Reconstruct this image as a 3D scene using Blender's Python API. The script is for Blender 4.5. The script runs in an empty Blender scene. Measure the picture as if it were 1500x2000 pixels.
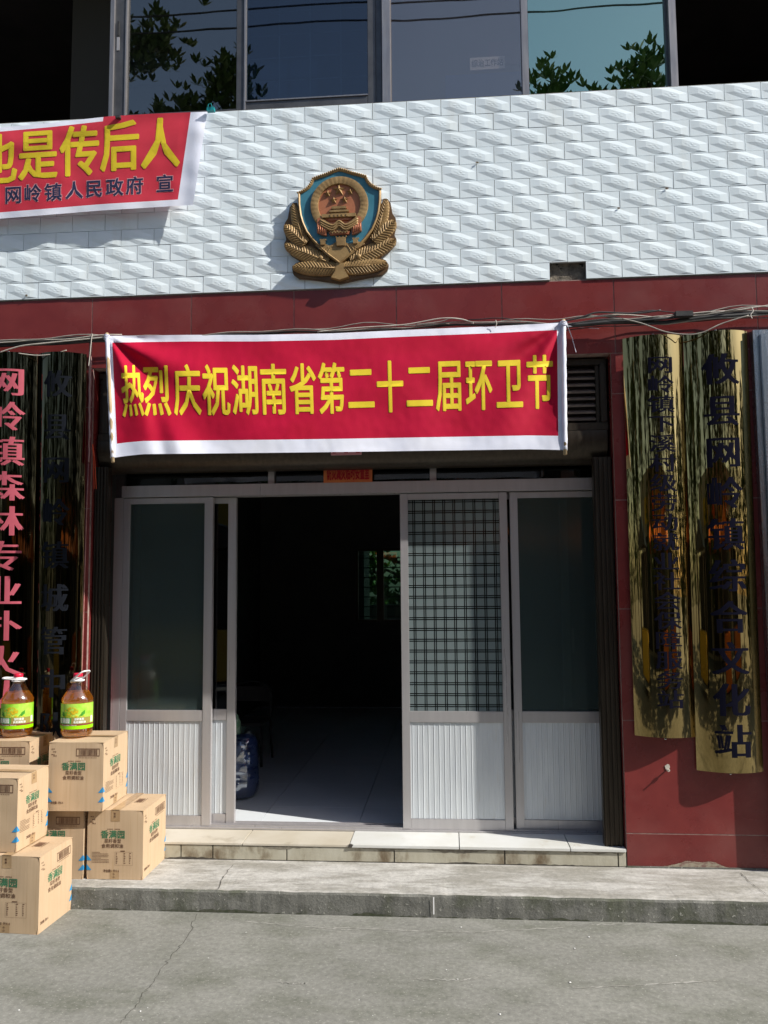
import bpy, bmesh, math, random
from mathutils import Vector, Matrix, noise as mnoise
R = math.radians
sc = bpy.context.scene
col = sc.collection
rnd = random.Random(7)

# ------------------------------------------------------------------ camera
EYE = Vector((0.0, -4.61, 1.632))
FWD = Vector((-0.07928086, 0.99309533, 0.08646508))
RGT = Vector((0.9967362, 0.08029671, -0.00832925))
UPV = Vector((-0.00822, -0.08552, 0.99630)); UPV = RGT.cross(FWD).normalized()
cd = bpy.data.cameras.new('camera'); cam = bpy.data.objects.new('camera', cd); col.objects.link(cam)
cd.sensor_fit = 'VERTICAL'; cd.sensor_height = 24.0; cd.lens = 24.0 * 1600 / 2000
cd.clip_start = 0.05; cd.clip_end = 2000
cam.matrix_world = Matrix(((RGT.x, UPV.x, -FWD.x, EYE.x), (RGT.y, UPV.y, -FWD.y, EYE.y), (RGT.z, UPV.z, -FWD.z, EYE.z), (0, 0, 0, 1)))
sc.camera = cam
# ------------------------------------------------------------------ world, sun, exposure
SUN_AZ, SUN_EL = 70.5, 40.0          # azimuth measured from the outward facade normal (-Y) towards +X
az, el = R(SUN_AZ), R(SUN_EL)
TOSUN = Vector((math.sin(az) * math.cos(el), -math.cos(az) * math.cos(el), math.sin(el)))
w = bpy.data.worlds.new('World'); sc.world = w; w.use_nodes = True
nt = w.node_tree
sky = nt.nodes.new('ShaderNodeTexSky'); sky.sky_type = 'NISHITA'; sky.sun_disc = False
sky.sun_elevation = el; sky.sun_rotation = math.atan2(TOSUN.x, TOSUN.y); sky.air_density = 1.0; sky.dust_density = 1.5
bg = nt.nodes['Background']; bg.inputs['Strength'].default_value = 0.108
nt.links.new(sky.outputs[0], bg.inputs['Color'])
sl = bpy.data.lights.new('sun', 'SUN'); sun = bpy.data.objects.new('sun', sl); col.objects.link(sun)
sl.energy = 4.6; sl.angle = R(0.55); sl.color = (1.0, 0.955, 0.87)
sun.rotation_euler = TOSUN.to_track_quat('Z', 'Y').to_euler(); sun.location = (6, -6, 12)
vs = sc.view_settings; vs.view_transform = 'Standard'; vs.look = 'None'; vs.gamma = 1.0; vs.use_curve_mapping = False; vs.exposure = 0.50
sc.cycles.max_bounces = 8; sc.cycles.transparent_max_bounces = 16; sc.cycles.transmission_bounces = 8

# ------------------------------------------------------------------ helpers
def P(px, py, y=0.0):
    """the point of the plane Y = y that the photograph shows at (px, py)"""
    d = FWD + RGT * ((px - 750) / 1600) - UPV * ((py - 1000) / 1600)
    return EYE + d * ((y - EYE.y) / d.y)

class G:
    def __init__(s): s.v = []; s.f = []; s.m = []
    def face(s, idx, mi=0): s.f.append(tuple(idx)); s.m.append(mi)
    def poly(s, pts, mi=0):
        n = len(s.v); s.v += [tuple(p) for p in pts]; s.face(range(n, n + len(pts)), mi)
    def box(s, x0, x1, y0, y1, z0, z1, mi=0):
        n = len(s.v)
        s.v += [(x, y, z) for z in (z0, z1) for y in (y0, y1) for x in (x0, x1)]
        for q in ((0, 2, 3, 1), (4, 5, 7, 6), (0, 1, 5, 4), (2, 6, 7, 3), (0, 4, 6, 2), (1, 3, 7, 5)): s.face([n + i for i in q], mi)
        return s
    def grid(s, fn, nu, nv, mf=None):
        n = len(s.v)
        for j in range(nv + 1):
            for i in range(nu + 1): s.v.append(tuple(fn(i / nu, j / nv)))
        for j in range(nv):
            for i in range(nu):
                a = n + j * (nu + 1) + i
                s.face((a, a + 1, a + nu + 2, a + nu + 1), mf((i + .5) / nu, (j + .5) / nv) if mf else 0)
        return s
    def tube(s, pts, r, n=8, mi=0, cap=True):
        pts = [Vector(p) for p in pts]; rr = r if isinstance(r, (list, tuple)) else [r] * len(pts)
        base = len(s.v); k = len(pts); prev = None
        for i, p in enumerate(pts):
            t = (pts[min(i + 1, k - 1)] - pts[max(i - 1, 0)]).normalized()
            if prev is None: a = Vector((0, 0, 1)) if abs(t.z) < .9 else Vector((1, 0, 0))
            else: a = prev
            u = (a - t * a.dot(t)).normalized(); prev = u; w_ = t.cross(u)
            for j in range(n):
                q = 2 * math.pi * j / n; s.v.append(tuple(p + (u * math.cos(q) + w_ * math.sin(q)) * rr[i]))
        for i in range(k - 1):
            for j in range(n):
                a = base + i * n + j; b = base + i * n + (j + 1) % n
                s.face((a, b, b + n, a + n), mi)
        if cap:
            s.face([base + j for j in range(n)][::-1], mi); s.face([base + (k - 1) * n + j for j in range(n)], mi)
        return s
    def lathe(s, prof, c=(0, 0, 0), n=32, mi=0, sq=0.0):
        base = len(s.v)
        for (r, z) in prof:
            for j in range(n):
                q = 2 * math.pi * j / n
                k = 1 + sq * (1 / max(abs(math.cos(q)), abs(math.sin(q))) - 1)
                s.v.append((c[0] + r * k * math.cos(q), c[1] + r * k * math.sin(q), c[2] + z))
        for i in range(len(prof) - 1):
            for j in range(n):
                a = base + i * n + j; b = base + i * n + (j + 1) % n
                s.face((a, b, b + n, a + n), mi)
        return s
    def prism(s, poly, y0, y1, mi=0, inset=0.0):
        """poly = [(x, z)...]; extruded from y0 (back) to y1 (front, nearer the street)"""
        n = len(s.v); k = len(poly)
        cx = sum(p[0] for p in poly) / k; cz = sum(p[1] for p in poly) / k
        s.v += [(x, y0, z) for x, z in poly]
        s.v += [(cx + (x - cx) * (1 - inset), y1, cz + (z - cz) * (1 - inset)) for x, z in poly]
        s.face([n + i for i in range(k)], mi); s.face([n + k + i for i in range(k)][::-1], mi)
        for i in range(k):
            j = (i + 1) % k; s.face((n + i, n + k + i, n + k + j, n + j), mi)
        return s
    def add(s, verts, faces, xf=lambda p: p, mi=0):
        n = len(s.v); s.v += [tuple(xf(p)) for p in verts]
        for f in faces: s.face([n + i for i in f], mi)
        return s

def build(name, g, mats, parent=None, smooth=False, bevel=0.0, local=False, fix=True):
    off = Vector((0, 0, 0))
    if parent is not None and not local:
        off = parent['_o'] if '_o' in parent else (0, 0, 0); off = Vector(off)
    me = bpy.data.meshes.new(name)
    me.from_pydata([(v[0] - off.x, v[1] - off.y, v[2] - off.z) for v in g.v], [], g.f)
    ml = mats if isinstance(mats, (list, tuple)) else [mats]
    for m_ in ml: me.materials.append(m_)
    if len(ml) > 1: me.polygons.foreach_set('material_index', g.m)
    if fix or bevel:
        bm = bmesh.new(); bm.from_mesh(me)
        if fix: bmesh.ops.recalc_face_normals(bm, faces=bm.faces)
        if bevel: bmesh.ops.bevel(bm, geom=[e for e in bm.edges if len(e.link_faces) == 2 and e.calc_face_angle(0) > .6], offset=bevel, segments=2, affect='EDGES', clamp_overlap=True)
        bm.to_mesh(me); bm.free()
    if smooth:
        me.polygons.foreach_set('use_smooth', [True] * len(me.polygons))
        if smooth != 1: me.set_sharp_from_angle(angle=smooth)
    me.update()
    o = bpy.data.objects.new(name, me); col.objects.link(o)
    if parent is not None: o.parent = parent
    return o
def tag(o, label=None, cat=None, group=None, kind=None):
    for k, v in (('label', label), ('category', cat), ('group', group), ('kind', kind)):
        if v: o[k] = v
    return o
def thing(name, label, cat, loc=(0, 0, 0), rot=(0, 0, 0), group=None):
    o = bpy.data.objects.new(name, None); col.objects.link(o); o.location = loc; o.rotation_euler = rot
    o.empty_display_size = .1; o['_o'] = tuple(loc)
    return tag(o, label, cat, group)
def solo(name, g, mats, label, cat, group=None, **k):
    """a thing that is one mesh, its origin at its own base"""
    xs = [v[0] for v in g.v]; ys = [v[1] for v in g.v]; zs = [v[2] for v in g.v]
    c = ((min(xs) + max(xs)) / 2, (min(ys) + max(ys)) / 2, min(zs))
    g.v = [(v[0] - c[0], v[1] - c[1], v[2] - c[2]) for v in g.v]
    o = build(name, g, mats, **k); o.location = c
    return tag(o, label, cat, group)
def clone(src, name, parent, loc=(0, 0, 0)):
    o = src.copy(); o.name = name; col.objects.link(o); o.parent = parent; o.location = loc; return o

_gl = {}
def glyphs(text, bold=0.0, res=2):
    key = (text, bold, res)
    if key not in _gl:
        c = bpy.data.curves.new('t', 'FONT'); c.body = text; c.size = 1; c.offset = bold; c.resolution_u = res
        o = bpy.data.objects.new('t', c); col.objects.link(o)
        me = bpy.data.meshes.new_from_object(o.evaluated_get(bpy.context.evaluated_depsgraph_get()))
        vs_ = [tuple(v.co) for v in me.vertices]; fs = [tuple(p.vertices) for p in me.polygons]
        bpy.data.objects.remove(o); bpy.data.curves.remove(c); bpy.data.meshes.remove(me)
        _gl[key] = (vs_, fs)
    return _gl[key]
def put_char(g, ch, fn, bold=0.02, smear=0.0, cuts=0, mi=0):
    """fn(u, v, e) -> point, u and v in 0..1 over the character's em box; heavier strokes are overlaid copies, e lifts each a hair"""
    vs_, fs = glyphs(ch)
    b, s_ = bold, smear
    offs = [(-s_, 0), (s_, 0)] if s_ and not b else [(-b - s_, -b), (b + s_, -b), (-b - s_, b), (b + s_, b)] if b else [(0, 0)]
    if b and s_: offs = [((b + s_) * math.cos(q * math.pi / 5), b * math.sin(q * math.pi / 5)) for q in range(10)] + [(0, 0)]
    V, F = [(v[0], v[1] + .12, 0) for v in vs_], fs
    if cuts:
        bm = bmesh.new(); bv = [bm.verts.new(v) for v in V]
        for f in F:
            try: bm.faces.new([bv[i] for i in f])
            except ValueError: pass
        for c_ in range(1, cuts):
            for co, no in (((c_ / cuts, 0, 0), (1, 0, 0)), ((0, c_ / cuts, 0), (0, 1, 0))):
                bmesh.ops.bisect_plane(bm, geom=bm.verts[:] + bm.edges[:] + bm.faces[:], plane_co=co, plane_no=no)
        bm.verts.index_update(); V = [tuple(v.co) for v in bm.verts]; F = [[v.index for v in f.verts] for f in bm.faces]; bm.free()
    for k, (dx, dy) in enumerate(offs):
        g.add(V, F, lambda p: fn(p[0] + dx, p[1] + dy, .00015 * k), mi)
def put_line(g, s, fn, u0, u1, v0, v1, bold=0.02, cuts=0, mi=0):
    n = len(s)
    for i, ch in enumerate(s):
        a = u0 + (u1 - u0) * i / n; b = u0 + (u1 - u0) * (i + 1) / n
        if ch != ' ': put_char(g, ch, lambda u, v, e, a=a, b=b: fn(a + (b - a) * u, v0 + (v1 - v0) * v, e), bold, 0, cuts, mi)

# ------------------------------------------------------------------ materials
def mat(name, c1, c2=None, scale=8.0, rough=0.6, metal=0.0, bump=0.0, bscale=40.0, stretch=(1, 1, 1), detail=5, rnd_=0.0, coat=0.0, spec=0.5,
        alpha=1.0, trans=0.0, ior=1.45, lo=.35, hi=.65, spots=None, fine=None, emit=0, rvar=0.0, c3=None, s3=2.0, lo3=.5, hi3=.7):
    m = bpy.data.materials.new(name); m.use_nodes = True; t = m.node_tree; b = t.nodes['Principled BSDF']; L = t.links.new
    def N(k): return t.nodes.new('ShaderNode' + k)
    b.inputs['Roughness'].default_value = rough; b.inputs['Metallic'].default_value = metal; b.inputs['IOR'].default_value = ior
    b.inputs['Coat Weight'].default_value = coat; b.inputs['Coat Roughness'].default_value = .08; b.inputs['Specular IOR Level'].default_value = spec
    b.inputs['Alpha'].default_value = alpha; b.inputs['Transmission Weight'].default_value = trans
    geo = N('NewGeometry'); mp = N('Mapping'); L(geo.outputs['Position'], mp.inputs['Vector']); mp.inputs['Scale'].default_value = stretch
    def nz(sc_, det=detail):
        n = N('TexNoise'); n.inputs['Scale'].default_value = sc_; n.inputs['Detail'].default_value = det; n.inputs['Roughness'].default_value = .6
        L(mp.outputs[0], n.inputs['Vector']); return n
    def ramp(src, a, bb):
        r = N('MapRange'); r.inputs['From Min'].default_value = a; r.inputs['From Max'].default_value = bb; L(src, r.inputs['Value']); return r.outputs[0]
    def mix(f, A, B):
        x = N('Mix'); x.data_type = 'RGBA'
        if f is None: x.inputs[0].default_value = 1
        else: L(f, x.inputs[0])
        for i, q in ((6, A), (7, B)):
            if isinstance(q, tuple): x.inputs[i].default_value = (*q, 1)
            else: L(q, x.inputs[i])
        return x.outputs[2]
    c = c1
    if c2: c = mix(ramp(nz(scale).outputs['Fac'], lo, hi), c1, c2)
    if c3: c = mix(ramp(nz(s3, 7).outputs['Fac'], lo3, hi3), c, c3)
    if spots:
        c = mix(ramp(nz(spots[1], 2).outputs['Fac'], spots[2], spots[2] + .03), c, spots[0])
    if fine:
        n_ = N('TexNoise'); n_.inputs['Scale'].default_value = fine[0]; n_.inputs['Detail'].default_value = 7; n_.inputs['Roughness'].default_value = .75; L(geo.outputs['Position'], n_.inputs['Vector'])
        r = N('MapRange'); r.inputs['From Min'].default_value = .3; r.inputs['From Max'].default_value = .7; r.inputs['To Min'].default_value = 1 - fine[1]; r.inputs['To Max'].default_value = 1 + fine[1]
        L(n_.outputs['Fac'], r.inputs['Value']); h = N('HueSaturation'); L(r.outputs[0], h.inputs['Value']); L(c, h.inputs['Color']); c = h.outputs[0]
    if rnd_:
        oi = N('ObjectInfo'); r = N('MapRange'); r.inputs['To Min'].default_value = 1 - rnd_; r.inputs['To Max'].default_value = 1 + rnd_ * .4
        L(oi.outputs['Random'], r.inputs['Value'])
        h = N('HueSaturation'); L(r.outputs[0], h.inputs['Value'])
        if isinstance(c, tuple): h.inputs['Color'].default_value = (*c, 1)
        else: L(c, h.inputs['Color'])
        c = h.outputs[0]
    if isinstance(c, tuple): b.inputs['Base Color'].default_value = (*c, 1)
    else: L(c, b.inputs['Base Color'])
    if rvar:
        r = N('MapRange'); r.inputs['From Min'].default_value = .3; r.inputs['From Max'].default_value = .7
        r.inputs['To Min'].default_value = max(rough - rvar, 0.02); r.inputs['To Max'].default_value = rough + rvar
        L(nz(scale * .7).outputs['Fac'], r.inputs['Value']); L(r.outputs[0], b.inputs['Roughness'])
    if bump:
        bp = N('Bump'); bp.inputs['Strength'].default_value = 1; bp.inputs['Distance'].default_value = bump
        L(nz(bscale).outputs['Fac'], bp.inputs['Height']); L(bp.outputs[0], b.inputs['Normal'])
    if emit: b.inputs['Emission Strength'].default_value = emit
    return m

def glass(name, tint, gloss, gcol, rough=0.0):
    m = bpy.data.materials.new(name); m.use_nodes = True; t = m.node_tree; L = t.links.new
    t.nodes.remove(t.nodes['Principled BSDF']); out = t.nodes['Material Output']
    tr = t.nodes.new('ShaderNodeBsdfTransparent'); tr.inputs[0].default_value = (*tint, 1)
    gl = t.nodes.new('ShaderNodeBsdfGlossy'); gl.inputs['Color'].default_value = (*gcol, 1); gl.inputs['Roughness'].default_value = rough
    geo = t.nodes.new('ShaderNodeNewGeometry'); nz = t.nodes.new('ShaderNodeTexNoise'); nz.inputs['Scale'].default_value = 3.0; nz.inputs['Detail'].default_value = 1
    L(geo.outputs['Position'], nz.inputs['Vector'])
    bp = t.nodes.new('ShaderNodeBump'); bp.inputs['Strength'].default_value = .3; bp.inputs['Distance'].default_value = .0012
    L(nz.outputs['Fac'], bp.inputs['Height']); L(bp.outputs[0], gl.inputs['Normal'])
    mx = t.nodes.new('ShaderNodeMixShader'); mx.inputs[0].default_value = gloss
    L(tr.outputs[0], mx.inputs[1]); L(gl.outputs[0], mx.inputs[2]); L(mx.outputs[0], out.inputs[0])
    return m

def etched(name, body, fac, line=(.22, .26, .26), thru=(.70, .76, .75), lm=1.0):
    """patterned door glass: frosted squares divided by clear double lines"""
    m = bpy.data.materials.new(name); m.use_nodes = True; t = m.node_tree; L = t.links.new
    t.nodes.remove(t.nodes['Principled BSDF']); out = t.nodes['Material Output']
    def N(k): return t.nodes.new('ShaderNode' + k)
    geo = N('NewGeometry'); sep = N('SeparateXYZ'); L(geo.outputs['Position'], sep.inputs[0])
    def M(op, a, b=None, c=None):
        n = N('Math'); n.operation = op
        for i, q in enumerate((a, b, c)):
            if q is None: continue
            if isinstance(q, (int, float)): n.inputs[i].default_value = q
            else: L(q, n.inputs[i])
        return n.outputs[0]
    ls = []
    for ax, off, cell in (('X', .02, .0598), ('Z', 0.0, .0632)):
        fr = M('FRACT', M('ADD', M('DIVIDE', sep.outputs[ax], cell), 10 + off))
        ls.append(M('COMPARE', fr, .39, .048)); ls.append(M('COMPARE', fr, .57, .048))
    ln = M('MAXIMUM', M('MAXIMUM', ls[0], ls[1]), M('MAXIMUM', ls[2], ls[3]))
    ln = M('MULTIPLY', ln, lm)
    df = N('BsdfDiffuse'); df.inputs[0].default_value = (*body, 1)
    tl = N('BsdfTranslucent'); tl.inputs[0].default_value = tuple(x * .7 for x in body) + (1,)
    ms = N('MixShader'); ms.inputs[0].default_value = .35; L(df.outputs[0], ms.inputs[1]); L(tl.outputs[0], ms.inputs[2])
    tr = N('BsdfTransparent'); tr.inputs[0].default_value = (*thru, 1)
    fr = N('MixShader'); fr.inputs[0].default_value = fac; L(tr.outputs[0], fr.inputs[1]); L(ms.outputs[0], fr.inputs[2])
    cl = N('BsdfTransparent'); cl.inputs[0].default_value = (*line, 1)
    mm = N('MixShader'); L(ln, mm.inputs[0]); L(fr.outputs[0], mm.inputs[1]); L(cl.outputs[0], mm.inputs[2])
    gl = N('BsdfGlossy'); gl.inputs['Roughness'].default_value = .12; gl.inputs['Color'].default_value = (.8, 1, .95, 1)
    fz = N('Fresnel'); fz.inputs[0].default_value = 1.45
    m3 = N('MixShader'); L(fz.outputs[0], m3.inputs[0]); L(mm.outputs[0], m3.inputs[1]); L(gl.outputs[0], m3.inputs[2]); L(m3.outputs[0], out.inputs[0])
    return m

def stained(name, c1, c2, rust, scale=3, rough=.5):
    return mat(name, c1, c2, scale=scale, rough=rough, bump=.0015, bscale=60, c3=rust, s3=5, lo3=.56, hi3=.72)

M = {}
M['tile'] = mat('glazed_white_tile', (.83, .915, .96), (.77, .865, .92), scale=2.2, rough=.28, coat=.3, rnd_=.05, bump=.0003, bscale=300, c3=(.70, .75, .75), s3=9, lo3=.52, hi3=.85, stretch=(1, 1, .22))
M['tileplain'] = M['tile']
M['red'] = mat('red_stone_panel', (.155, .022, .022), (.19, .03, .028), scale=6, rough=.30, rnd_=.12, bump=.0002, bscale=200, spots=((.33, .16, .14), 160, .76), c3=(.21, .055, .05), s3=2.2, lo3=.5, hi3=.75, rvar=.1)
M['grout'] = mat('pale_grout', (.34, .25, .22), (.2, .13, .12), scale=30, rough=.9)
M['mortar'] = mat('rough_mortar', (.22, .19, .15), (.08, .07, .06), scale=25, rough=.95, bump=.012, bscale=45, spots=((.02, .02, .02), 22, .64))
M['mortar2'] = mat('peeled_cement', (.33, .29, .22), (.20, .12, .10), scale=30, rough=.95, stretch=(1, 1, 2.5), lo=.45, hi=.6)
M['concrete'] = mat('street_concrete', (.185, .185, .168), (.228, .228, .207), scale=1.3, rough=.92, bump=.0008, bscale=60, fine=(42, .30), detail=9, c3=(.125, .13, .105), s3=3.1, lo3=.45, hi3=.75, spots=((.30, .295, .27), 70, .64), stretch=(1, 1.6, 1))
M['slabtop'] = mat('worn_cement', (.44, .43, .41), (.29, .28, .255), scale=4.5, rough=.88, bump=.002, bscale=80, fine=(50, .25), lo=.42, hi=.58, detail=9, c3=(.24, .23, .20), s3=2.0, lo3=.5, hi3=.75, stretch=(1, 3.4, 1))
M['slabface'] = mat('mossy_cement', (.17, .17, .155), (.10, .10, .09), scale=7, rough=.95, fine=(160, .35), bump=.003, bscale=60, detail=9, c3=(.075, .085, .05), s3=3.5, lo3=.5, hi3=.7, spots=((.28, .28, .25), 60, .66))
M['steptile'] = mat('beige_step_tile', (.60, .56, .48), (.52, .47, .38), scale=4, rough=.35, rnd_=.08, bump=.0004, bscale=60, c3=(.35, .30, .22), s3=6, lo3=.6, hi3=.8)
M['stepwhite'] = mat('white_step_tile', (.70, .71, .70), (.62, .62, .58), scale=4, rough=.3, rnd_=.05, c3=(.45, .40, .3), s3=7, lo3=.62, hi3=.8)
M['risertile'] = mat('old_riser_tile', (.47, .45, .37), (.36, .33, .25), scale=7, rough=.6, bump=.002, bscale=40, c3=(.14, .10, .06), s3=7, lo3=.52, hi3=.70, stretch=(1, 1, .6))
M['mortar3'] = mat('bare_riser_mortar', (.27, .25, .20), (.17, .15, .12), scale=40, rough=.95)
M['mossy'] = mat('moss_line', (.045, .055, .03), (.09, .09, .07), scale=40, rough=1)
M['joint'] = mat('dark_joint', (.05, .045, .04), (.1, .09, .075), scale=30, rough=.95)
M['alu'] = mat('brushed_aluminium', (.50, .485, .495), (.46, .445, .455), scale=5, rough=.34, metal=.45, stretch=(6, 6, .2), bump=.0003, bscale=50, rvar=.08)
M['aluwin'] = mat('grey_window_aluminium', (.34, .33, .335), (.27, .26, .27), scale=10, rough=.4, metal=.7, rvar=.08, stretch=(5, 5, .5))
M['aludark'] = mat('dark_window_aluminium', (.13, .13, .135), (.09, .09, .095), scale=10, rough=.42, metal=.6)
M['bronze'] = mat('dark_bronze', (.06, .048, .036), (.04, .032, .024), scale=10, rough=.4, metal=.6, stretch=(5, 5, .4), rvar=.08)
M['louver'] = mat('grey_brown_louver', (.17, .145, .13), (.12, .105, .095), scale=14, rough=.55, metal=.3)
M['panelwhite'] = mat('white_ribbed_panel', (.66, .70, .73), (.58, .62, .66), scale=5, rough=.42, metal=.15, bump=.0006, bscale=14, stretch=(3, 3, .5), c3=(.50, .49, .46), s3=6, lo3=.6, hi3=.8)
M['steel'] = mat('brushed_steel_frame', (.52, .53, .55), (.40, .41, .43), scale=10, rough=.25, metal=.95, stretch=(5, 5, .3), rvar=.1)
M['brass'] = mat('polished_brass', (.46, .35, .16), (.28, .205, .085), scale=.35, rough=.012, metal=1.0, bump=.00012, bscale=1.0, stretch=(17, 17, 3.4), rvar=.012, detail=3)
M['brassshaded'] = mat('shaded_brass', (.10, .082, .045), (.045, .037, .022), scale=.35, rough=.03, metal=1.0, bump=.00012, bscale=1.0, stretch=(17, 17, 3.4), rvar=.02, detail=3)  # left boards: banner shade and dark reflections put into the brass colour
M['brassedge'] = mat('brass_edge', (.40, .33, .16), (.25, .2, .1), scale=9, rough=.35, metal=1.0)
M['inkblack'] = mat('black_lettering', (.008, .008, .016), rough=.8, spec=0)
M['inkfaded'] = mat('slate_lettering', (.011, .013, .018), rough=.8, spec=.05)
M['inkpink'] = mat('pink_lettering', (.50, .10, .14), (.42, .08, .11), scale=6, rough=.55)
def cloth(name, c1, c2, trl=.25):
    m = mat(name, c1, c2, scale=5, rough=.75, bump=.0004, bscale=220, spec=.25); t = m.node_tree; L = t.links.new
    b = t.nodes['Principled BSDF']; tl = t.nodes.new('ShaderNodeBsdfTranslucent'); tl.inputs[0].default_value = (*c1, 1)
    mx = t.nodes.new('ShaderNodeMixShader'); mx.inputs[0].default_value = trl
    L(b.outputs[0], mx.inputs[1]); L(tl.outputs[0], mx.inputs[2]); L(mx.outputs[0], t.nodes['Material Output'].inputs[0]); return m
M['banred'] = cloth('red_banner_cloth', (.50, .003, .040), (.44, .0025, .030), .22)
M['banred2'] = cloth('faded_red_banner_cloth', (.60, .045, .075), (.54, .035, .06), .12)
M['banwhite'] = cloth('white_banner_cloth', (.80, .82, .92), (.74, .77, .9), .2)
M['banyellow'] = cloth('yellow_banner_print', (.72, .56, .035), (.66, .50, .025), .1)
M['bannavy'] = cloth('navy_banner_print', (.03, .035, .09), (.02, .025, .07), .05)
M['banpink'] = cloth('pale_banner_outline', (.62, .32, .36), (.6, .3, .32), .05)
M['card'] = mat('brown_cardboard', (.53, .39, .255), (.50, .365, .235), scale=4, rough=.8, bump=.0005, bscale=5, stretch=(22, 22, .6), rnd_=.06, c3=(.44, .30, .17), s3=3, lo3=.55, hi3=.8)
M['tape'] = mat('brown_packing_tape', (.42, .29, .165), (.36, .24, .13), scale=20, rough=.22)
M['inkgreen'] = mat('green_carton_ink', (.035, .16, .08), (.05, .20, .10), scale=60, rough=.75)
M['inkbrown'] = mat('brown_carton_ink', (.12, .06, .035), (.18, .10, .06), scale=60, rough=.8)
M['inkblue'] = mat('blue_carton_mark', (.02, .25, .55), (.03, .30, .60), scale=40, rough=.6)
M['gold'] = mat('aged_gold_paint', (.36, .235, .10), (.24, .15, .062), scale=14, rough=.5, metal=.2, bump=.0006, bscale=120, rvar=.08)
M['copper'] = mat('copper_red_paint', (.50, .19, .095), (.40, .145, .07), scale=10, rough=.45, metal=.3, bump=.0004, bscale=90)
M['emblue'] = mat('blue_emblem_enamel', (.06, .22, .31), (.04, .17, .24), scale=9, rough=.4)
M['oil'] = mat('amber_oil', (.92, .60, .14), rough=.03, trans=1.0, ior=1.25)
t_ = M['oil'].node_tree; tl_ = t_.nodes.new('ShaderNodeBsdfTranslucent'); tl_.inputs[0].default_value = (1.0, .55, .09, 1); mx_ = t_.nodes.new('ShaderNodeMixShader'); mx_.inputs[0].default_value = .55
t_.links.new(t_.nodes['Principled BSDF'].outputs[0], mx_.inputs[1]); t_.links.new(tl_.outputs[0], mx_.inputs[2]); t_.links.new(mx_.outputs[0], t_.nodes['Material Output'].inputs[0])
M['pet'] = glass('clear_bottle_plastic', (.93, .93, .90), .17, (1, 1, 1), .06)
M['capred'] = mat('red_bottle_cap', (.62, .015, .05), rough=.35)
M['white'] = mat('white_plastic', (.80, .80, .80), rough=.35)
M['lblgreen'] = mat('bright_green_label', (.22, .55, .02), (.50, .72, .12), scale=9, rough=.35, lo=.4, hi=.62)
M['lbllime'] = mat('lime_label_band', (.28, .70, .0), rough=.35)
M['lblbrown'] = mat('brown_label_band', (.20, .06, .03), rough=.4)
M['lblolive'] = mat('olive_label_panel', (.30, .25, .06), rough=.4)
M['lblteal'] = mat('leaf_green_label_panel', (.07, .33, .08), rough=.4)
M['lblyellow'] = mat('yellow_flower_print', (.75, .55, .02), (.5, .33, .01), scale=150, rough=.45)
M['lblleaf'] = mat('green_leaf_print', (.05, .28, .02), rough=.45)
M['lblwhite'] = mat('white_label_print', (.78, .84, .76), rough=.45)
M['paper'] = mat('orange_paper', (.62, .22, .06), (.52, .12, .05), scale=12, rough=.8)
M['paperink'] = mat('red_paper_ink', (.38, .01, .02), rough=.8)
M['cabblack'] = mat('black_cable_sheath', (.02, .02, .022), (.05, .05, .05), scale=12, rough=.5)
M['cabgrey'] = mat('grey_cable_sheath', (.36, .34, .30), (.22, .2, .18), scale=14, rough=.55)
M['cabwhite'] = mat('white_cable_sheath', (.6, .56, .5), (.45, .41, .36), scale=14, rough=.55)
M['bamboo'] = mat('bamboo_pole', (.45, .34, .2), (.3, .22, .12), scale=14, rough=.6)
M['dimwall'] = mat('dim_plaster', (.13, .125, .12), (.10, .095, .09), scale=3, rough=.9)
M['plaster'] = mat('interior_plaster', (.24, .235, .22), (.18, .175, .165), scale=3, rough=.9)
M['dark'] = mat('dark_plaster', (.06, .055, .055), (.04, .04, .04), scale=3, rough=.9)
M['intfloor'] = mat('interior_floor_tile', (.74, .78, .82), (.68, .72, .76), scale=2, rough=.30, rnd_=.04)
M['navywrap'] = mat('dark_blue_fabric', (.05, .085, .22), (.02, .035, .10), scale=9, rough=.7)
M['wrap'] = glass('clear_plastic_wrap', (.80, .83, .9), .22, (.9, .95, 1), .12)
M['greenglass'] = mat('green_bottle_glass', (.02, .16, .06), (.3, .4, .3), scale=40, rough=.2)
M['leaf'] = mat('magnolia_leaf', (.035, .075, .018), (.075, .12, .03), scale=3, rough=.35)
M['leaf2'] = mat('bright_leaf', (.07, .16, .03), (.11, .22, .04), scale=3, rough=.4)
M['bark'] = mat('tree_bark', (.13, .11, .085), (.08, .065, .05), scale=9, rough=.9, bump=.006, bscale=20, stretch=(1, 1, .3))
M['shopwall'] = mat('shop_plaster', (.50, .46, .38), (.40, .36, .3), scale=2, rough=.9)
M['shoporange'] = mat('orange_awning', (.72, .20, .03), (.62, .15, .03), scale=3, rough=.7)
M['shopdark'] = mat('dark_shop_front', (.03, .03, .03), rough=.4)
M['shopyellow'] = mat('yellow_shop_sign', (.75, .50, .06), rough=.6)
M['lilac'] = mat('lilac_wall', (.16, .145, .19), (.14, .13, .17), scale=2, rough=.9)
M['navyboard'] = mat('navy_notice_board', (.08, .11, .34), (.07, .09, .30), scale=3, rough=.7)
M['navycurtain'] = mat('dark_blue_curtain', (.02, .05, .12), (.015, .04, .10), scale=3, rough=.8)
M['posterpink'] = mat('dull_pink_poster', (.19, .12, .18), rough=.8)
M['crack'] = mat('dark_crack', (.085, .08, .068), (.05, .048, .04), scale=30, rough=1)
M['chalk'] = mat('pale_scrape', (.34, .335, .31), (.20, .197, .175), scale=22, lo=.4, hi=.6, rough=.95)
M['glassA'] = glass('smoked_window_glass', (.50, .52, .50), .20, (.90, .86, .80))
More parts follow.
